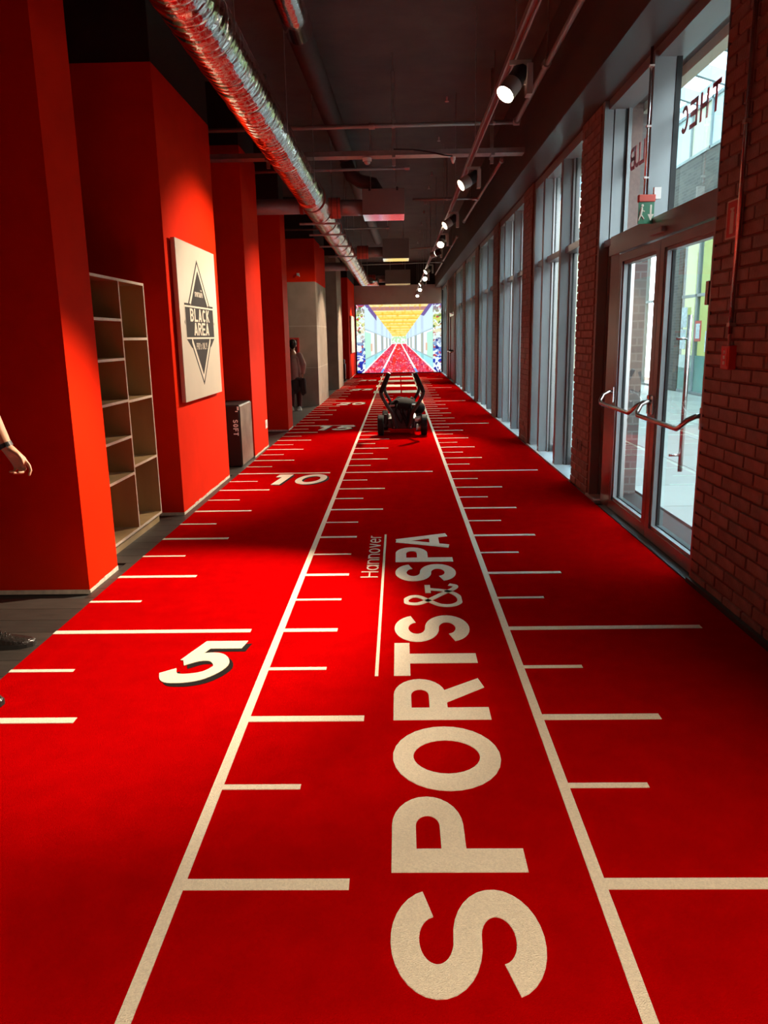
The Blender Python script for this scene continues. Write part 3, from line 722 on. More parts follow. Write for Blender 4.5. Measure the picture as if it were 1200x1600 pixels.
# ------------------------------------------------------------------ spotlight track
e = thing('track_rail', 'long suspended lighting track along the right of the ceiling', 'track', (0, 0, 3.36))
obj('rail', B(.803, .815, -2.5, 34.6, -.032, 0).box(.845, .857, -2.5, 34.6, -.032, 0).box(.803, .857, -2.5, 34.6, 0, .008), PIPE, e)
obj('slot', B(.815, .845, -2.5, 34.6, -.010, 0), BAND, e)
for k in range(13): obj('hanger_rod', MB().tube([(.83, 1.2+k*2.7, .008), (.83, 1.2+k*2.7, HC-3.36)], .004, 6), GALV, e)
def spotlight(y, aim, label, watts=1., cone=48, x=.85, z=3.20, rec=.108):
    p = Vector((x, y, z)); dr = (Vector(aim)-p).normalized()
    e = thing('track_spotlight', label, 'spotlight', p, group='track spotlights')
    obj('sleeve', MB().tube([dr*.015, dr*.125], .062, 24, caps=False), LAMPG, e, smooth=True)
    obj('housing', MB().tube([-dr*.10, dr*.015], [.060, .060], 24), BLKM, e, smooth=False)
    obj('lens', MB().disc(dr*rec, dr, .058), LENS, e)
    obj('driver_box', B(.075, .115, -.05, .05, -.09, .10), LAMPG, e, bevel=.004)
    obj('arm', B(-.035, .11, -.012, .012, .10, .128), LAMPG, e); obj('yoke', B(.060, .078, -.014, .014, -.02, .11), LAMPG, e)
    ld = bpy.data.lights.new('spot_beam', 'SPOT'); ld.energy = SPOT_W*watts; ld.color = WARM; ld.spot_size = math.radians(cone); ld.spot_blend = .65; ld.shadow_soft_size = .045
    lo = bpy.data.objects.new('spot_beam', ld); link(lo, e); lo.location = dr*.13
    lo.rotation_euler = dr.to_track_quat('-Z', 'Y').to_euler()
SP = [  # y, aim, power, cone, lens position in the sleeve
    (0.6, (-.15, 2.2, 0), .68, 74, .1, 'track spotlight behind the viewer lighting the nearest carpet'),
    (2.9, (-.7, 4.3, 0), .25, 42, .1, 'track spotlight overhead lighting the number five'),
    (6.76, (-1.50, 5.10, .05), 1.75, 52, .108, 'nearest glowing track spotlight beside the cable tray pipe'),
    (10.08, (-1.92, 9.15, 1.45), .92, 64, .02, 'second track spotlight in view, turned towards the wide red pillar'),
    (13.2, (-1.89, 12.1, 1.3), .52, 56, .02, 'third track spotlight in view, level with the nearest air box'),
    (15.6, (-.5, 12.0, 0), 1.5, 52, .108, 'fourth track spotlight in view'),
    (17.7, (-2.0, 19.0, 2.1), .2, 40, .04, 'fifth track spotlight in view, turned to the half red pillar'),
    (21.7, (-1.82, 20.6, 1.3), .66, 50, .108, 'sixth track spotlight in view'),
    (24.4, (-.3, 17.5, 0), 1.9, 46, .108, 'seventh track spotlight in view'),
    (26.6, (-1.8, 26.2, 1.4), .8, 44, .108, 'eighth track spotlight in view'),
    (29.6, (-.2, 24.5, 0), 1.5, 50, .108, 'ninth track spotlight in view'),
    (31.6, (-1.8, 32.4, 1.5), 1.1, 46, .108, 'tenth track spotlight in view'),
    (33.4, (.0, 30.0, 0), 1.2, 50, .108, 'last track spotlight before the end screen')]
for y, aim, pw_, cn, rec, lab in SP: spotlight(y, aim, lab, pw_, cn, rec=rec)

# ================================================================== LEFT SIDE THINGS
# open shelf unit between the first pillars
e = thing('shelf_unit', 'tall pale plywood shelf unit standing empty between two red pillars', 'shelf', (-2.05, 6.46, 0))
D, W1, W2, H, t = .36, .605, 1.20, 2.01, .020
def sh(name, *a, m=WOOD, parent=e): 
    return obj(name, B(*a), m, parent)
sh('side_panel', -D, -.003, 0, t, 0, H); sh('side_panel', -D, -.003, W2-t, W2, .09, H); sh('divider', -D, -.003, W1-t/2, W1+t/2, .09, H)
sh('top_board', -D, -.003, 0, W2, H-t, H); sh('bottom_board', -D, -.003, 0, W2, .07, .09); sh('plinth', -D, -.025, 0, W2-.01, -.004, .07); sh('back_panel', -D-.006, -D, 0, W2, 0, H)
ed = obj('edge_banding', B(-.003, 0, 0, t, .07, H).box(-.003, 0, W2-t, W2, .07, H).box(-.003, 0, W1-t/2, W1+t/2, .09, H-t).box(-.003, 0, t, W2-t, H-t, H).box(-.003, 0, t, W2-t, .07, .09), WOODE, e)
for z in (1.705, 1.415, 1.10, .82, .53):
    s_ = sh('shelf_board', -D, -.003, t, W1-t/2, z-t/2, z+t/2); obj('edge', B(-.003, 0, t, W1-t/2, z-t/2, z+t/2), WOODE, s_)
for z in (1.565, 1.09, .58):
    s_ = sh('shelf_board', -D, -.003, W1+t/2, W2-t, z-t/2, z+t/2); obj('edge', B(-.003, 0, W1+t/2, W2-t, z-t/2, z+t/2), WOODE, s_)

# sign board
def sign_board(label, fx, y0, y1, z0, z1, detail):
    e = thing('sign_board', label, 'sign', (fx, y0, z0)); W = y1-y0; H = z1-z0
    obj('board', B(.018, .058, 0, W, 0, H), BOARD, e, bevel=.004)
    obj('wall_batten', B(0, .018, .05, W-.05, .05, H-.05), RED, e)
    if not detail: return e
    X = .058; cy = W*.5-.02
    def poly(name, pts, m, lvl, par=e):
        mb = MB(); mb.v = [(X+.0004*lvl, a, b) for a, b in pts]+[(X, a, b) for a, b in pts]; n = len(pts)
        mb.f = [tuple(range(n))]+[(i, i+n, (i+1) % n+n, (i+1) % n) for i in range(n)]
        return obj(name, mb, m, par)
    zt, zb, hw = H-.125, .115, .57
    zm1, zm2 = H*.595, H*.405                       # band limits
    def half(z): 
        zc = .5*(zm1+zm2)
        return hw*(1-abs(z-zc)/(zt-zc))
    dm = poly('diamond_outline', [(cy, zb), (cy+hw, .5*(zm1+zm2)), (cy, zt), (cy-hw, .5*(zm1+zm2))], INK, 1)
    k = .935; zc = .5*(zm1+zm2)
    poly('diamond_gap', [(cy, zc-(zc-zb)*k), (cy+hw*k, zc), (cy, zc+(zt-zc)*k), (cy-hw*k, zc)], CREAMI, 2, dm)
    k = .83
    poly('diamond_field', [(cy, zc-(zc-zb)*k), (cy+hw*k, zc), (cy, zc+(zt-zc)*k), (cy-hw*k, zc)], INK, 3, dm)
    poly('band_edge', [(cy-.545, zm2-.016), (cy+.545, zm2-.016), (cy+.545, zm1+.016), (cy-.545, zm1+.016)], CREAMI, 4)
    bd = poly('band', [(cy-.53, zm2), (cy+.53, zm2), (cy+.53, zm1), (cy-.53, zm1)], INK, 5)
    for s_ in (-1, 1): poly('band_corner', [(cy+s_*.53, zm2-.016), (cy+s_*.36, zm2-.10), (cy+s_*.36, zm2-.016)][::-s_], INK, 4)
    for s_ in (-1, 1): poly('band_lip', [(cy+s_*.33, zm1+.016), (cy+s_*.54, zm1+.016), (cy+s_*.54, zm1+.034), (cy+s_*.33, zm1+.034)][::s_], INK, 5)
    hb = zm1-zm2
    Y3 = (0,1,0); Z3 = (0,0,1); N3 = (1,0,0)
    for k_, ch in enumerate('BLACK'): obj('print_letter', letter_mesh(MB(), ch, .55, .17, (X+.0021, cy-.37+k_*.152, zm2+hb*.53), Y3, Z3, .225, .118, un=N3, thick=.0006), CREAMI, bd)
    for k_, ch in enumerate('AREA'): obj('print_letter', letter_mesh(MB(), ch, .58, .17, (X+.0021, cy-.26+k_*.150, zm2+hb*.06), Y3, Z3, .225, .118, un=N3, thick=.0006), CREAMI, bd)
    obj('print_line', word(MB(), "PRO's ONLY!", .12, (X+.0014, cy-.205, zm2-.115), Y3, Z3, .062, .41, un=N3, thick=.0006), CREAMI, e)
    obj('print_line', word(MB(), 'SPORTS&SPA', .20, (X+.0014, cy-.15, zm1+.105), Y3, Z3, .045, .30, un=N3, thick=.0006), CREAMI, e)
    obj('print_line', word(MB(), 'THE', .16, (X+.0014, cy+.06, zm1+.160), Y3, Z3, .016, .07, un=N3, thick=.0006), CREAMI, e)
    return e
sign_board('cream sign board reading BLACK AREA on the wide red pillar', -1.92, 8.02, 9.46, 1.0, 2.415, True)
sign_board('narrow looking pale board on the red wall by the end screen', -1.80, 31.3, 33.6, .95, 2.35, False)

# soft foam jump box
e = thing('foam_box', 'black foam jump box lettered SOFT standing between red pillars', 'box', (-2.16, 10.53, 0))
obj('block', B(-.255, .255, 0, .74, -.004, .765), FOAMF, e, bevel=.02)
obj('lit_scuffed_panel', B(.2555, .259, .012, .728, .02, .745), FOAMS, e, bevel=.002)  # same vinyl as the block, coloured lighter as the lit side
for k_, ch in enumerate('SOFT'): obj('print_letter', letter_mesh(MB(), ch, .55, .19, (.165, -.0012, .585-k_*.052), (0,0,-1), (1,0,0), .072, .062, un=(0,-1,0), thick=.001), WHITEI, e)
obj('print_mark', MB().box(.222, .246, -.0022, -.0012, .70, .745).box(.20, .23, -.0022, -.0012, .68, .692), WHITEI, e)
obj('corner_label', B(-.25, -.17, .2, .26, .765, .7665), WHITEI, e)
# socket on the third pillar
e = thing('wall_socket', 'small white socket low on the red pillar behind the foam box', 'socket', (-1.89, 12.22, .33)); obj('plate', B(0, .010, -.04, .12, -.05, .07), WHITEI, e, bevel=.003); obj('outlet', MB().tube([(.010, .04, .01), (.012, .04, .01)], .022, 14), GALV, e)
# fire cabinet on concrete pillar
e = thing('hose_cabinet', 'red hose cabinet on the concrete pillar behind the standing visitor', 'cabinet', (-2.40, 19.25, 1.20))
obj('case', B(-.17, .17, -.10, 0, 0, .36), REDP, e, bevel=.008); dd = obj('door_panel', B(-.13, .13, -.108, -.10, .04, .32), MAROON, e); obj('latch', B(.10, .12, -.116, -.108, .15, .20), STEEL, dd)
# bracket on the red top of the concrete pillar
e = thing('wall_bracket', 'tiny pale bracket on the red upper part of the concrete pillar', 'bracket', (-2.20, 19.245, 2.95)); obj('plate', B(-.03, .03, -.02, 0, -.03, .03), WHITEI, e, bevel=.004); obj('hook', MB().tube([(0, -.02, 0), (.03, -.06, -.02), (.04, -.06, -.05)], .010, 8), WHITEI, e)
# dark locker crate deep in the gap
e = thing('storage_trolley', 'dark trolley standing in the gap beside the far red wall', 'trolley', (-2.05, 29.4, -.004))
obj('body', B(-.16, .16, 0, .5, .08, .62), BLKM, e, bevel=.02); obj('lid', B(-.14, .14, .02, .48, .62, .78), BLKM, e, bevel=.04); obj('pole', MB().tube([(.165, .10, .08), (.165, .10, .60)], .012, 8), STEEL, e)
for wx in (-.12, .12):
    for wy in (.06, .44): obj('castor', MB().tube([(wx-.015, wy, .036), (wx+.015, wy, .036)], .04, 12), RUBBER, e)

# ================================================================== RIGHT SIDE DEVICES
e = thing('alarm_button', 'red fire alarm call point on the near brick wall', 'alarm', (FX, 5.42, 1.405))
obj('housing', B(-.045, 0, -.055, .055, -.065, .065), REDP, e, bevel=.006); obj('window', B(-.0475, -.045, -.036, .036, -.045, .050), REDI, e)
for z in (-.030, .0, .028): obj('symbol', B(-.049, -.0475, -.014, .014, z-.008, z+.010), WHITEI, e)
e = thing('cable_conduit', 'upright metal conduit running down to the fire alarm button', 'conduit', (FX-.025, 5.42, 0))
obj('tube', MB().tube([(0, 0, 1.53), (0, .0, 3.525)], .0125, 12), STEEL, e, smooth=True); obj('flexible_end', MB().tube([(0, 0, 1.47), (0, 0, 1.53)], .009, 10), GALV, e)
for z in (1.58, 2.6, 3.2): obj('clip', B(-.016, .024, -.018, .018, z-.010, z+.010), GALV, e)
e = thing('extinguisher_sign', 'red fire extinguisher sign half behind the metal conduit', 'sign', (FX-.006, 5.52, 2.14))
obj('plate', B(-.004, 0, -.10, .10, -.10, .10), REDP, e); obj('border', B(-.0055, -.004, -.10, .10, .092, .10).box(-.0055, -.004, -.10, .10, -.10, -.092).box(-.0055, -.004, .092, .10, -.10, .10).box(-.0055, -.004, -.10, -.092, -.10, .10), CREAMI, e)
obj('bottle_symbol', B(-.0055, -.004, .005, .050, -.075, .035).box(-.0055, -.004, .015, .042, .035, .050).box(-.0055, -.004, .005, .058, .050, .060), CREAMI, e)
obj('flame_symbol', B(-.0055, -.004, -.055, -.025, -.04, .02), CREAMI, e)
e = thing('exit_sign', 'small green running man exit sign hanging by the transom mullion', 'sign', (1.865, 7.06, 2.32))
obj('housing', B(-.060, .060, -.01, .035, .15, .20), COLLAR, e, bevel=.005); pl = obj('plate', B(-.056, .056, 0, .012, 0, .15), GREENP, e)
obj('figure_symbol', MB().limb([(-.035, -.002, .105), (-.040, -.002, .07)], [.010, .010], 8).limb([(-.040, -.002, .065), (-.055, -.002, .025)], [.006, .005], 8).limb([(-.040, -.002, .065), (-.018, -.002, .035)], [.006, .005], 8).limb([(-.038, -.002, .095), (-.015, -.002, .085)], [.005, .004], 8).ellipsoid((-.03, -.002, .125), .010, .003, .010, 10, 6), CREAMI, pl)
obj('arrow_symbol', MB().box(.026, .038, -.002, 0, .06, .13).quad((.010, -.002, .065), (.032, -.002, .02), (.054, -.002, .065)), CREAMI, pl)
obj('white_bracket', B(.05, .10, .0, .03, .17, .25), WHITEI, e)
e = thing('sign_conduit', 'thin bright conduit on the transom mullion above the exit sign', 'conduit', (1.885, 7.19, 2.5)); obj('tube', MB().tube([(0, 0, 0), (0, 0, 1.03)], .011, 10), STEEL, e, smooth=True)
for z in (.15, .5, .9): obj('clip', B(-.014, .02, -.014, .014, z, z+.012), WHITEI, e)
e = thing('pier_socket', 'dark double socket low on the first brick pier', 'socket', (FX, 8.96, .44))
for y in (-.13, .04): obj('plate', B(-.010, 0, y, y+.11, -.05, .05), BLKM, e, bevel=.003)

# ================================================================== PUSH SLED
e = thing('push_sled', 'black wheeled push sled with curved handles parked on the carpet', 'push sled', (.095, 13.42, .003))
def wheel(x, y, r, wdt):
    prof = [(-wdt*.51, r*.55), (-wdt/2, r*.93), (-wdt*.36, r), (wdt*.36, r), (wdt/2, r*.93), (wdt*.51, r*.55)]
    o = obj('wheel', MB().tube([(x+a, y, r) for a, _ in prof], [b for _, b in prof], 32), RUBBER, e)
    mb = MB(); s_ = 1 if x > 0 else -1
    for k in range(5):
        a = 2*PI*k/5; c = Vector((x, y+math.cos(a)*r*.32, r+math.sin(a)*r*.32)); u = Vector((0, math.cos(a), math.sin(a)))
        mb.obox(c, (wdt*.52, 0, 0), u*r*.24, Vector((0, -math.sin(a), math.cos(a)))*r*.07)
    obj('spokes', mb, BLKM, o); obj('hub_cap', MB().tube([(x-wdt*.56, y, r), (x+wdt*.56, y, r)], r*.17, 16), GALV, o)
for x, y, r in ((-.345, .0, .165), (.345, .0, .165), (-.285, .78, .165), (.285, .78, .165)): wheel(x, y, r, .095)
obj('axle', MB().tube([(-.33, 0, .165), (.33, 0, .165)], .020, 12), GALV, e, smooth=True); obj('axle', MB().tube([(-.28, .78, .165), (.28, .78, .165)], .020, 12), GALV, e, smooth=True)
obj('chassis', B(-.20, .20, -.02, .84, .13, .20).box(-.23, -.17, -.06, .86, .12, .27).box(.17, .23, -.06, .86, .12, .27), BLKM, e, bevel=.01)
obj('front_plate', B(-.17, .17, -.07, -.05, .11, .44), BLKM, e, bevel=.008)
obj('cross_bar', MB().tube([(-.20, -.03, .475), (.22, -.03, .485)], .016, 10), GALV, e, smooth=True)
for s_ in (-1, 1):
    q = lambda *p: [(s_*a, b, c) for a, b, c in p]
    near_h = spline([(s_*.10, .12), (s_*.13, .22), (s_*.16, .36), (s_*.245, .50), (s_*.325, .66), (s_*.315, .74), (s_*.27, .84), (s_*.20, .99)], 6)
    obj('handle', MB().tube([(a, -.10-.10*(z-.1), z) for a, z in near_h], .028, 14), BLKM, e, smooth=True)
    t0, t1 = near_h[-1], near_h[-10]
    h_ = obj('grip', MB().tube([(a, -.10-.10*(z-.1), z) for a, z in near_h[-17:]], .034, 14), RUBBER, e, smooth=True)
    obj('end_cap', MB().tube([(t0[0], -.189, t0[1]), (t0[0]-s_*.004, -.19, t0[1]+.008)], .024, 14), WHITEI if s_ < 0 else GALV, h_)
    far_h = spline([(s_*.14, .30), (s_*.20, .48), (s_*.285, .64), (s_*.28, .74), (s_*.22, .90)], 6)
    obj('handle', MB().tube([(a, .80+.10*z, z) for a, z in far_h], .025, 14), BLKM, e, smooth=True)
    obj('bolt', MB().tube([(s_*.13, -.075, .15), (s_*.13, -.125, .15)], .013, 8), STEEL, e); obj('bolt', MB().tube([(s_*.15, -.075, .28), (s_*.15, -.115, .28)], .011, 8), STEEL, e)
    obj('fork', B(s_*.27-.02, s_*.27+.02, -.03, .03, .13, .34), BLKM, e, bevel=.006)
# webbing and straps heaped on the sled
mb = MB()
for k in range(11):
    a0 = random.uniform(0, PI); r0 = random.uniform(.07, .17); cx = random.uniform(-.06, .09); cy_ = random.uniform(.0, .35); cz_ = random.uniform(.44, .53)
    mb.tube([(cx+r0*math.cos(a0+q*.5), cy_+r0*math.sin(a0+q*.5)*.8, cz_+.055*math.sin(q*.9+k)) for q in range(13)], .026, 8, closed=True)
mb.ellipsoid((.02, .15, .46), .22, .26, .13, 20, 12); mb.ellipsoid((.26, .15, .42), .11, .16, .10, 14, 10)
o = obj('strap_heap', mb, CLOTHB, e, smooth=True)
for x, z1_ in ((-.06, .20), (.02, .15), (.06, .24)): obj('hanging_strap', MB().tube([(x-.02, -.06, .50), (x-.045, -.10, .38), (x+.01, -.105, .26), (x+.04, -.10, z1_), (x+.07, -.09, .30), (x+.08, -.06, .48)], .013, 8), CLOTHB, e, smooth=True)
obj('side_damper', MB().tube([(.20, -.03, .25), (.30, -.03, .27)], .045, 16).tube([(.22, -.04, .12), (.29, -.04, .12)], .06, 16), GALV, e, smooth=False)

# ================================================================== PEOPLE
def fused(name, mb, m, parent, voxel=.007, sm=6):
    o = obj(name, mb, m, parent, smooth=True)
    r = o.modifiers.new('fuse', 'REMESH'); r.mode = 'VOXEL'; r.voxel_size = voxel; r.use_smooth_shade = True
    s_ = o.modifiers.new('relax', 'SMOOTH'); s_.iterations = sm; s_.factor = .5
    return o
def head(mb, c, fw, r=.098, tilt=0):
    """head centre c, facing unit vector fw (horizontal)"""
    c = Vector(c); f = Vector(fw).normalized(); s = f.cross(Vector((0,0,1))); R = Matrix((s, f, Vector((0,0,1)))).transposed()
    mb.ellipsoid(c+Vector((0,0,.02))-f*.010, .076, .098, .105, 20, 14, R); mb.ellipsoid(c+f*.022-Vector((0,0,.055)), .056, .070, .070, 18, 12, R)
    mb.limb([c+f*.088+Vector((0,0,.015)), c+f*.112-Vector((0,0,.025))], [.010, .014], 10)
    mb.limb([c+f*.078+s*.022-Vector((0,0,.062)), c+f*.092-Vector((0,0,.060)), c+f*.078-s*.022-Vector((0,0,.062))], [.008, .010, .008], 8)
    for k in (-1, 1):
        mb.ellipsoid(c+s*.078*k-Vector((0,0,.005)), .012, .022, .034, 10, 8, R); mb.ellipsoid(c+f*.080+s*.032*k+Vector((0,0,.032)), .026, .014, .009, 10, 6, R)
    return f, s
def shoe(parent, heel, fw, L, m, ms, h=.10, wd=.047):
    hl = Vector(heel); f = Vector(fw).normalized(); s = f.cross(Vector((0,0,1))); z = Vector((0,0,1))
    st = [(0, .030, .075, .0), (.06, .036, .098, 0), (.18, .039, .105, 0), (.32, .040, .100, 0), (.46, .043, .080, 0), (.62, .048, .062, 0), (.78, .049, .050, 0), (.90, .042, .042, 0), (.98, .024, .032, 0), (1.0, .010, .024, 0)]
    mb = MB(); n = 14
    for u, hw, hh, _ in st:
        for k in range(n):
            a = PI*k/(n-1); p = hl+f*u*L+s*hw*math.cos(a)+z*(.020+(hh-.020)*max(0., math.sin(a))**.75); mb.v.append(tuple(p))
    for i in range(len(st)-1):
        for k in range(n-1): mb.f.append((i*n+k, i*n+k+1, (i+1)*n+k+1, (i+1)*n+k))
    mb.f.append(tuple(range(n-1, -1, -1)))
    sh_ = obj('shoe', mb, m, parent, smooth=True)
    mb = MB(); N = len(st)
    for zz in (0, .022):
        for u, hw, hh, _ in st: mb.v.append(tuple(hl+f*(u*L*1.015-.004)+s*(hw+.004)+z*zz))
        for u, hw, hh, _ in reversed(st): mb.v.append(tuple(hl+f*(u*L*1.015-.004)-s*(hw+.004)+z*zz))
    mb.f = [tuple(range(2*N-1, -1, -1)), tuple(range(2*N, 4*N))]+[(i, (i+1) % (2*N), 2*N+(i+1) % (2*N), 2*N+i) for i in range(2*N)]
    obj('sole', mb, ms, sh_)
    mb = MB()
    for k in range(5):
        u = .36+k*.075; hh = .098-.0125*k*1.0
        mb.tube([hl+f*(u*L)+s*(.026*q)+z*(hh+.004-.010*abs(q)**2) for q in (-1, -.5, 0, .5, 1)], .0035, 6)
        mb.tube([hl+f*((u+.05*(q+1)/2)*L)+s*(.026*q)+z*(hh+.006-.010*abs(q)**2-.006*(q+1)/2) for q in (-1, 0, 1)], .003, 6)
    obj('laces', mb, m, sh_)
    return sh_

# walker at the left edge of the photo, facing across the corridor (+X)
e = thing('person', 'person in jeans and black leather shoes stepping in at the left edge', 'person', (-2.16, 4.5, 0))
e1 = e; O = Vector((-2.16, 4.5, 0))
def rel(mb): mb.v = [tuple(Vector(p)-O) for p in mb.v]; return mb
WR = Vector((-1.908, 4.85, 1.042)); EL = Vector((-2.012, 4.855, 1.285)); SH = Vector((-2.16, 4.70, 1.50))
mb = MB()
mb.limb([(-2.16, 4.5, .92), (-2.165, 4.5, 1.12), (-2.15, 4.5, 1.34), (-2.16, 4.5, 1.48)], [(.15, .105), (.135, .09), (.165, .105), (.12, .07)], 20)
mb.limb([SH, EL], [.048, .040]); mb.limb([EL, EL.lerp(WR, .35), WR], [.043, .046, .029])
mb.limb([(-2.16, 4.30, 1.50), (-2.23, 4.22, 1.24), (-2.20, 4.20, 1.0)], [.048, .041, .027])
hd = Vector((.577, 0, -.817)); pp = Vector((.817, 0, .577)); E0 = WR+hd*.092
mb.limb([WR, WR+hd*.03], [.0265, .026]); 
for k in (-.024, -.008, .010, .026): mb.limb([WR+hd*.015+pp*k*.5, E0+pp*k*.98+Vector((0, .004, 0))], [.018, .0145], 10)
fing = [(.030, .004, [(.020, .002, -.030), (.010, -.008, -.026), (-.004, -.014, -.020)]),
        (.010, .008, [(.014, .000, -.032), (-.002, -.026, -.016), (-.010, -.022, .004)]),
        (-.010, .004, [(.010, .000, -.028), (-.004, -.026, -.014), (-.010, -.020, .004)]),
        (-.028, -.006, [(.006, .000, -.022), (-.004, -.022, -.012), (-.008, -.016, .003)])]
for k, ext, segs in fing:
    p = E0+pp*k+hd*ext; ch = [p]
    for s_ in segs: p = p+Vector(s_); ch.append(p)
    mb.limb(ch, [.0098, .0088, .0080, .0070], 10)
t0 = WR+hd*.028+pp*.014+Vector((0, -.014, 0)); mb.limb([t0, t0+hd*.032+pp*.016+Vector((0, -.006, 0)), t0+hd*.062+pp*.016+Vector((0, -.008, 0)), t0+hd*.085+pp*.008+Vector((0, -.010, 0))], [.0145, .0115, .0098, .0078], 10)
p = Vector((-2.20, 4.20, 1.0)); mb.limb([p, p+Vector((.004, .0, -.09))], [.026, (.016, .036)], 12)
for k in (-.028, -.010, .010, .028): q = p+Vector((k, 0, -.095)); mb.limb([q, q+Vector((.004, .008, -.035)), q+Vector((.004, .022, -.060)), q+Vector((.002, .036, -.070))], [.0096, .0088, .0080, .007], 10)
q = p+Vector((.026, .008, -.03)); mb.limb([q, q+Vector((.020, .014, -.03)), q+Vector((.018, .022, -.06))], [.013, .010, .008], 10)
mb.limb([(-2.155, 4.5, 1.48), (-2.135, 4.5, 1.60)], [.056, .052]); head(mb, (-2.115, 4.5, 1.70), (1, 0, 0))
LA, LB_ = Vector((-2.105, 4.83, .10)), Vector((-1.95, 4.17, .10))
mb.limb([(-2.15, 4.60, .92), (-2.08, 4.74, .52), LA], [.082, .055, .036]); mb.limb([(-2.15, 4.40, .92), (-2.03, 4.28, .52), LB_], [.082, .055, .036])
fused('body', rel(mb), SKIN, e, .0046, 4)
mb = MB().ellipsoid((-2.140, 4.5, 1.745), .100, .088, .095, 20, 12).ellipsoid((-2.175, 4.5, 1.68), .055, .074, .075, 16, 10); fused('hair', rel(mb), HAIR, e, .010, 3)
mb = MB().limb([(-2.16, 4.5, .93), (-2.165, 4.5, 1.12), (-2.15, 4.5, 1.34), (-2.16, 4.5, 1.475)], [(.175, .128), (.155, .112), (.185, .122), (.13, .085)], 20)
mb.limb([SH, SH.lerp(EL, .62)], [.066, .060]); mb.limb([(-2.16, 4.30, 1.50), (-2.205, 4.245, 1.33)], [.066, .060]); fused('tee_shirt', rel(mb), TEE, e, .010, 3)
mb = MB().limb([(-2.15, 4.56, .93), (-2.15, 4.44, .93)], [.115, .115], 18)
mb.limb([(-2.15, 4.59, .92), (-2.08, 4.74, .52), LA+Vector((-.012, 0, .045))], [.098, .074, .058]); mb.limb([(-2.15, 4.41, .92), (-2.03, 4.28, .52), LB_+Vector((0, 0, .03))], [.098, .074, .058]); fused('jeans', rel(mb), DENIM, e, .010, 3)
shoe(e, Vector((-2.185, 4.80, -.004))-O, (1, .16, 0), .305, LEATHER, SOLE); shoe(e, Vector((-2.005, 4.16, .003))-O, (1, -.08, 0), .305, LEATHER, SOLE)
ax = (WR-EL).normalized(); c = WR-ax*.012-O
wb = obj('wrist_band', MB().tube([c-ax*.011, c+ax*.011], (.033), 24), BLKM, e, smooth=False); obj('clasp', MB().obox(c+Vector((.018, -.024, .004)), (.003, .003, .002), ax*.006, Vector((-.003, .003, .007))), STEEL, wb)

# visitor standing in the gap, seen from behind
O = Vector((-2.23, 18.15, 0)); e = thing('person', 'visitor in a loose pink sweater standing with back turned beside the concrete pillar', 'person', O)
mb = MB()
mb.limb([(-2.24, 18.15, .80), (-2.24, 18.15, 1.0), (-2.25, 18.17, 1.18)], [(.125, .09), (.11, .085), (.13, .08)], 18)
for s_ in (-1, 1):
    sx = -2.25+s_*.155; mb.limb([(sx, 18.17, 1.20), (sx+s_*.045, 18.14, .98), (sx+s_*.02, 18.22, .80)], [.040, .034, .024])
    h0 = Vector((sx+s_*.02, 18.22, .80)); mb.limb([h0, h0+Vector((0, .02, -.075))], [.022, (.014, .030)], 10)
    for k in (-.022, -.008, .008, .022): q = h0+Vector((k*.4, .02+k, -.085)); mb.limb([q, q+Vector((0, .008, -.03)), q+Vector((-s_*.01, .014, -.05))], [.009, .008, .007], 8)
    q = h0+Vector((0, .035, -.03)); mb.limb([q, q+Vector((0, .03, -.04))], [.011, .008], 8)
    mb.limb([(-2.24+s_*.07, 18.15, .80), (-2.23+s_*.075, 18.17, .44), (-2.22+s_*.075, 18.14, .09)], [.075, .052, .034])
mb.limb([(-2.25, 18.18, 1.20), (-2.255, 18.21, 1.31)], [.046, .042]); head(mb, (-2.26, 18.24, 1.41), (-.35, .93, 0))
fused('body', rel(mb), SKIN, e, .007, 4)
mb = MB().ellipsoid((-2.255, 18.215, 1.435), .090, .095, .098, 18, 12).ellipsoid((-2.25, 18.165, 1.38), .055, .055, .060, 14, 10).ellipsoid((-2.25, 18.13, 1.46), .040, .040, .040, 12, 8); fused('hair', rel(mb), HAIR, e, .010, 3)
mb = MB().limb([(-2.23, 18.15, .70), (-2.225, 18.14, .92), (-2.24, 18.16, 1.10), (-2.25, 18.17, 1.19)], [(.20, .135), (.20, .135), (.185, .12), (.12, .075)], 22)
for s_ in (-1, 1): mb.limb([(-2.25+s_*.14, 18.17, 1.18), (-2.235+s_*.20, 18.14, .98), (-2.235+s_*.185, 18.20, .82)], [.072, .070, .050])
for k in range(5): mb.limb([(-2.36+k*.055, 18.035+.010*(k % 2), 1.12), (-2.39+k*.075, 18.015, .74)], [.020, .026], 8)
fused('sweater', rel(mb), PINK, e, .010, 2)
mb = MB().limb([(-2.22, 18.15, .56), (-2.22, 18.14, .70)], [(.205, .135), (.185, .125)], 20)
for a, b, c_ in ((-2.36, .50, .045), (-2.30, .44, .05), (-2.06, .42, .05), (-2.02, .45, .045)): mb.limb([(a, 18.03, .66), (a+.01, 18.01, b), (a+.02, 18.02, b-.06)], [.05, c_, .035], 10)
mb.limb([(-2.34, 18.02, .66), (-2.2, 17.99, .70), (-2.06, 18.02, .66)], [.035, .035, .035], 10); fused('tied_jacket', rel(mb), JACKET, e, .010, 2)
mb = MB().limb([(-2.29, 18.15, .78), (-2.17, 18.15, .78)], [.095, .095], 16)
for s_ in (-1, 1): mb.limb([(-2.23+s_*.07, 18.15, .76), (-2.225+s_*.078, 18.16, .44), (-2.22+s_*.078, 18.14, .10)], [.092, .068, .052])
fused('trousers', rel(mb), MAROON, e, .010, 3)
for s_ in (-1, 1): shoe(e, Vector((-2.215+s_*.08, 18.07, -.004))-O, (-.25+s_*.1, 1, 0), .25, SHOEW, SHOEW)

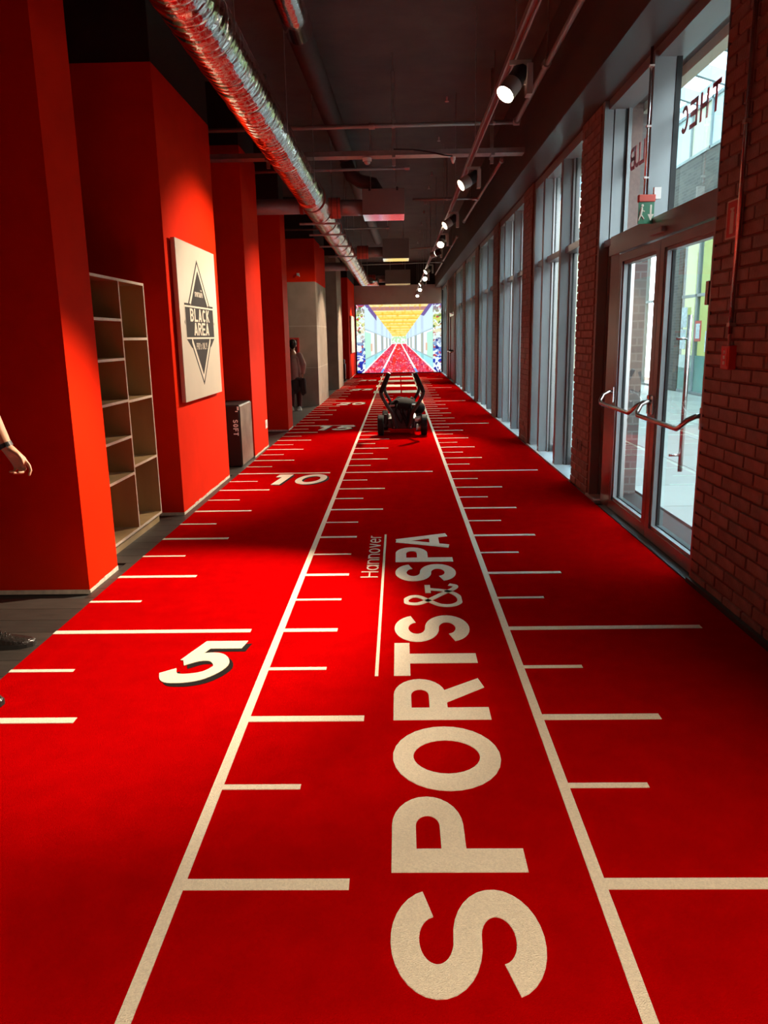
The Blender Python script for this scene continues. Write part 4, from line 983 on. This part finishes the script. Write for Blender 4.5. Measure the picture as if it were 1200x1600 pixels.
# ================================================================== COURTYARD BEYOND THE GLASS
pv = struct('courtyard_ground', MB().box(2.25, 9.0, -6, 45, -.2, -.03), MORTAR, 'ground of the glazed courtyard outside the windows', cat='ground')
sm = [MB().box(0, .992, 0, .992, -.025, 0).mesh('slab') for _ in range(2)]
for i, q in enumerate(sm): q.materials.append(PAVE if i == 0 else mat('pale_paving_b', (.31, .30, .275), .5, var=.06, vscale=2))
for i in range(5):
    for j in range(30):
        o = bpy.data.objects.new('slab', random.choice(sm)); o.location = (2.42+i*1.0, 2.0+j*1.0, -.004); link(o, pv)
e = thing('courtyard_building', 'brick building with yellow lit rooms across the courtyard', 'building', (7.5, 0, 0))
obj('brick_corner', B(0, .5, 22.3, 24.3, -.03, 4.7), OBRICK, e); obj('brick_band', B(0, .5, -6, 45, 4.7, 5.75), OBRICK, e); obj('rendered_wall', B(0.02, .5, 27.2, 45, -.03, 4.7), CREAMW, e)
obj('brick_wall', B(0.02, .5, -6, 11., -.03, 4.7), OBRICK, e)
obj('yellow_room', B(2.6, 2.7, 11, 27.2, -.03, 4.7).box(.5, 2.6, 11, 11.1, -.03, 4.7).box(.09, 2.6, 22.20, 22.26, -.03, 4.7), YELLOW, e)
obj('room_floor', B(.0, 2.6, 11, 27.2, -.03, -.01), PAVE, e); obj('room_ceiling', B(.0, 2.6, 11, 27.2, 4.6, 4.7), CREAMW, e)
def frames(y0, y1, z0, z1, st, zb):
    y = y0
    while y <= y1+.01:
        obj('frame_post', B(-.02, .08, y-.035, y+.035, z0, z1), OFRAME, e); y += st
    for z in zb: obj('frame_rail', B(-.02, .08, y0, y1, z-.035, z+.035), OFRAME, e)
frames(11.1, 22.19, -.03, 4.7, 1.12, (.02, 2.42, 4.65)); frames(24.3, 27.2, -.03, 4.7, .97, (.02, 2.42, 4.65))
y = 11.1
while y < 22.2:
    obj('pane', B(.02, .028, y+.035, y+1.085, .02, 4.65), GLASSR, e); obj('lower_panel', B(.03, .05, y+.035, y+1.085, .05, .95), CREAMW, e); y += 1.12
frames(8, 34, 5.75, 6.95, 1.3, (5.80, 6.90))
y = 8.
PANEL = mat('pale_blue_panel', (.62, .74, .80), .5)
while y < 33.9: obj('upper_panel', B(.03, .05, y+.035, y+1.265, 5.8, 6.9), PANEL if int(y) % 3 else CREAMW, e); y += 1.3
for y, z, m_ in ((20.9, 1.55, REDP), (21.9, 1.9, PAPERS), (21.9, 1.35, PAPERS), (20.2, 1.3, PAPERS)): obj('notice', B(-.03, -.021, y-.20, y+.20, z-.25, z+.25), m_, e)
obj('notice', B(-.036, -.031, 20.77, 21.03, 1.37, 1.73), PAPERS, e)
e = thing('glass_roof', 'steel and glass roof over the courtyard', 'roof', (0, 0, 0))
for k in range(20):
    y = 6+k*1.6; obj('roof_beam', MB().obox((5.0, y, 7.9), (2.7, 0, -.85), (0, .06, 0), (.04, 0, .13)), ROOFB, e)
for k in range(5): x = 2.6+k*1.25; obj('purlin', MB().obox((x, 21, 7.9-(x-5.0)*.315+.17), (.04, 0, 0), (0, 16, 0), (0, 0, .05)), ROOFB, e)
obj('roof_pane', MB().obox((5.0, 21, 8.15), (2.7, 0, -.85), (0, 16, 0), (.002, 0, .008)), GLASSR, e)
obj('tie_rod', MB().tube([(2.4, 12, 7.9), (7.5, 24, 6.9)], .03, 8), STEEL, e); obj('tie_rod', MB().tube([(2.4, 24, 7.9), (7.5, 12, 6.9)], .03, 8), STEEL, e)
struct('outer_lintel', MB().box(2.26, 2.36, 4, 34.9, 3.46, 4.2).box(2.26, 2.36, 4, 34.9, 4.2, 8.6), CREAMW, 'cream rendered lintel outside above the windows', cat='lintel')
for i, (a, b) in enumerate(PIERS[:5]):
    struct('outer_pier', MB().box(2.26, 2.39 if i == 0 else 2.275, a+.1, b-.1, -.03, 3.46), OBRICK, ORD[i]+' outer brick pier seen edge on through the glazing beyond the double door', cat='pier')
struct('courtyard_end', MB().box(2.3, 9.0, 38, 38.3, -.1, 8.5), CREAMW, 'cream wall closing the far end of the courtyard', cat='wall')
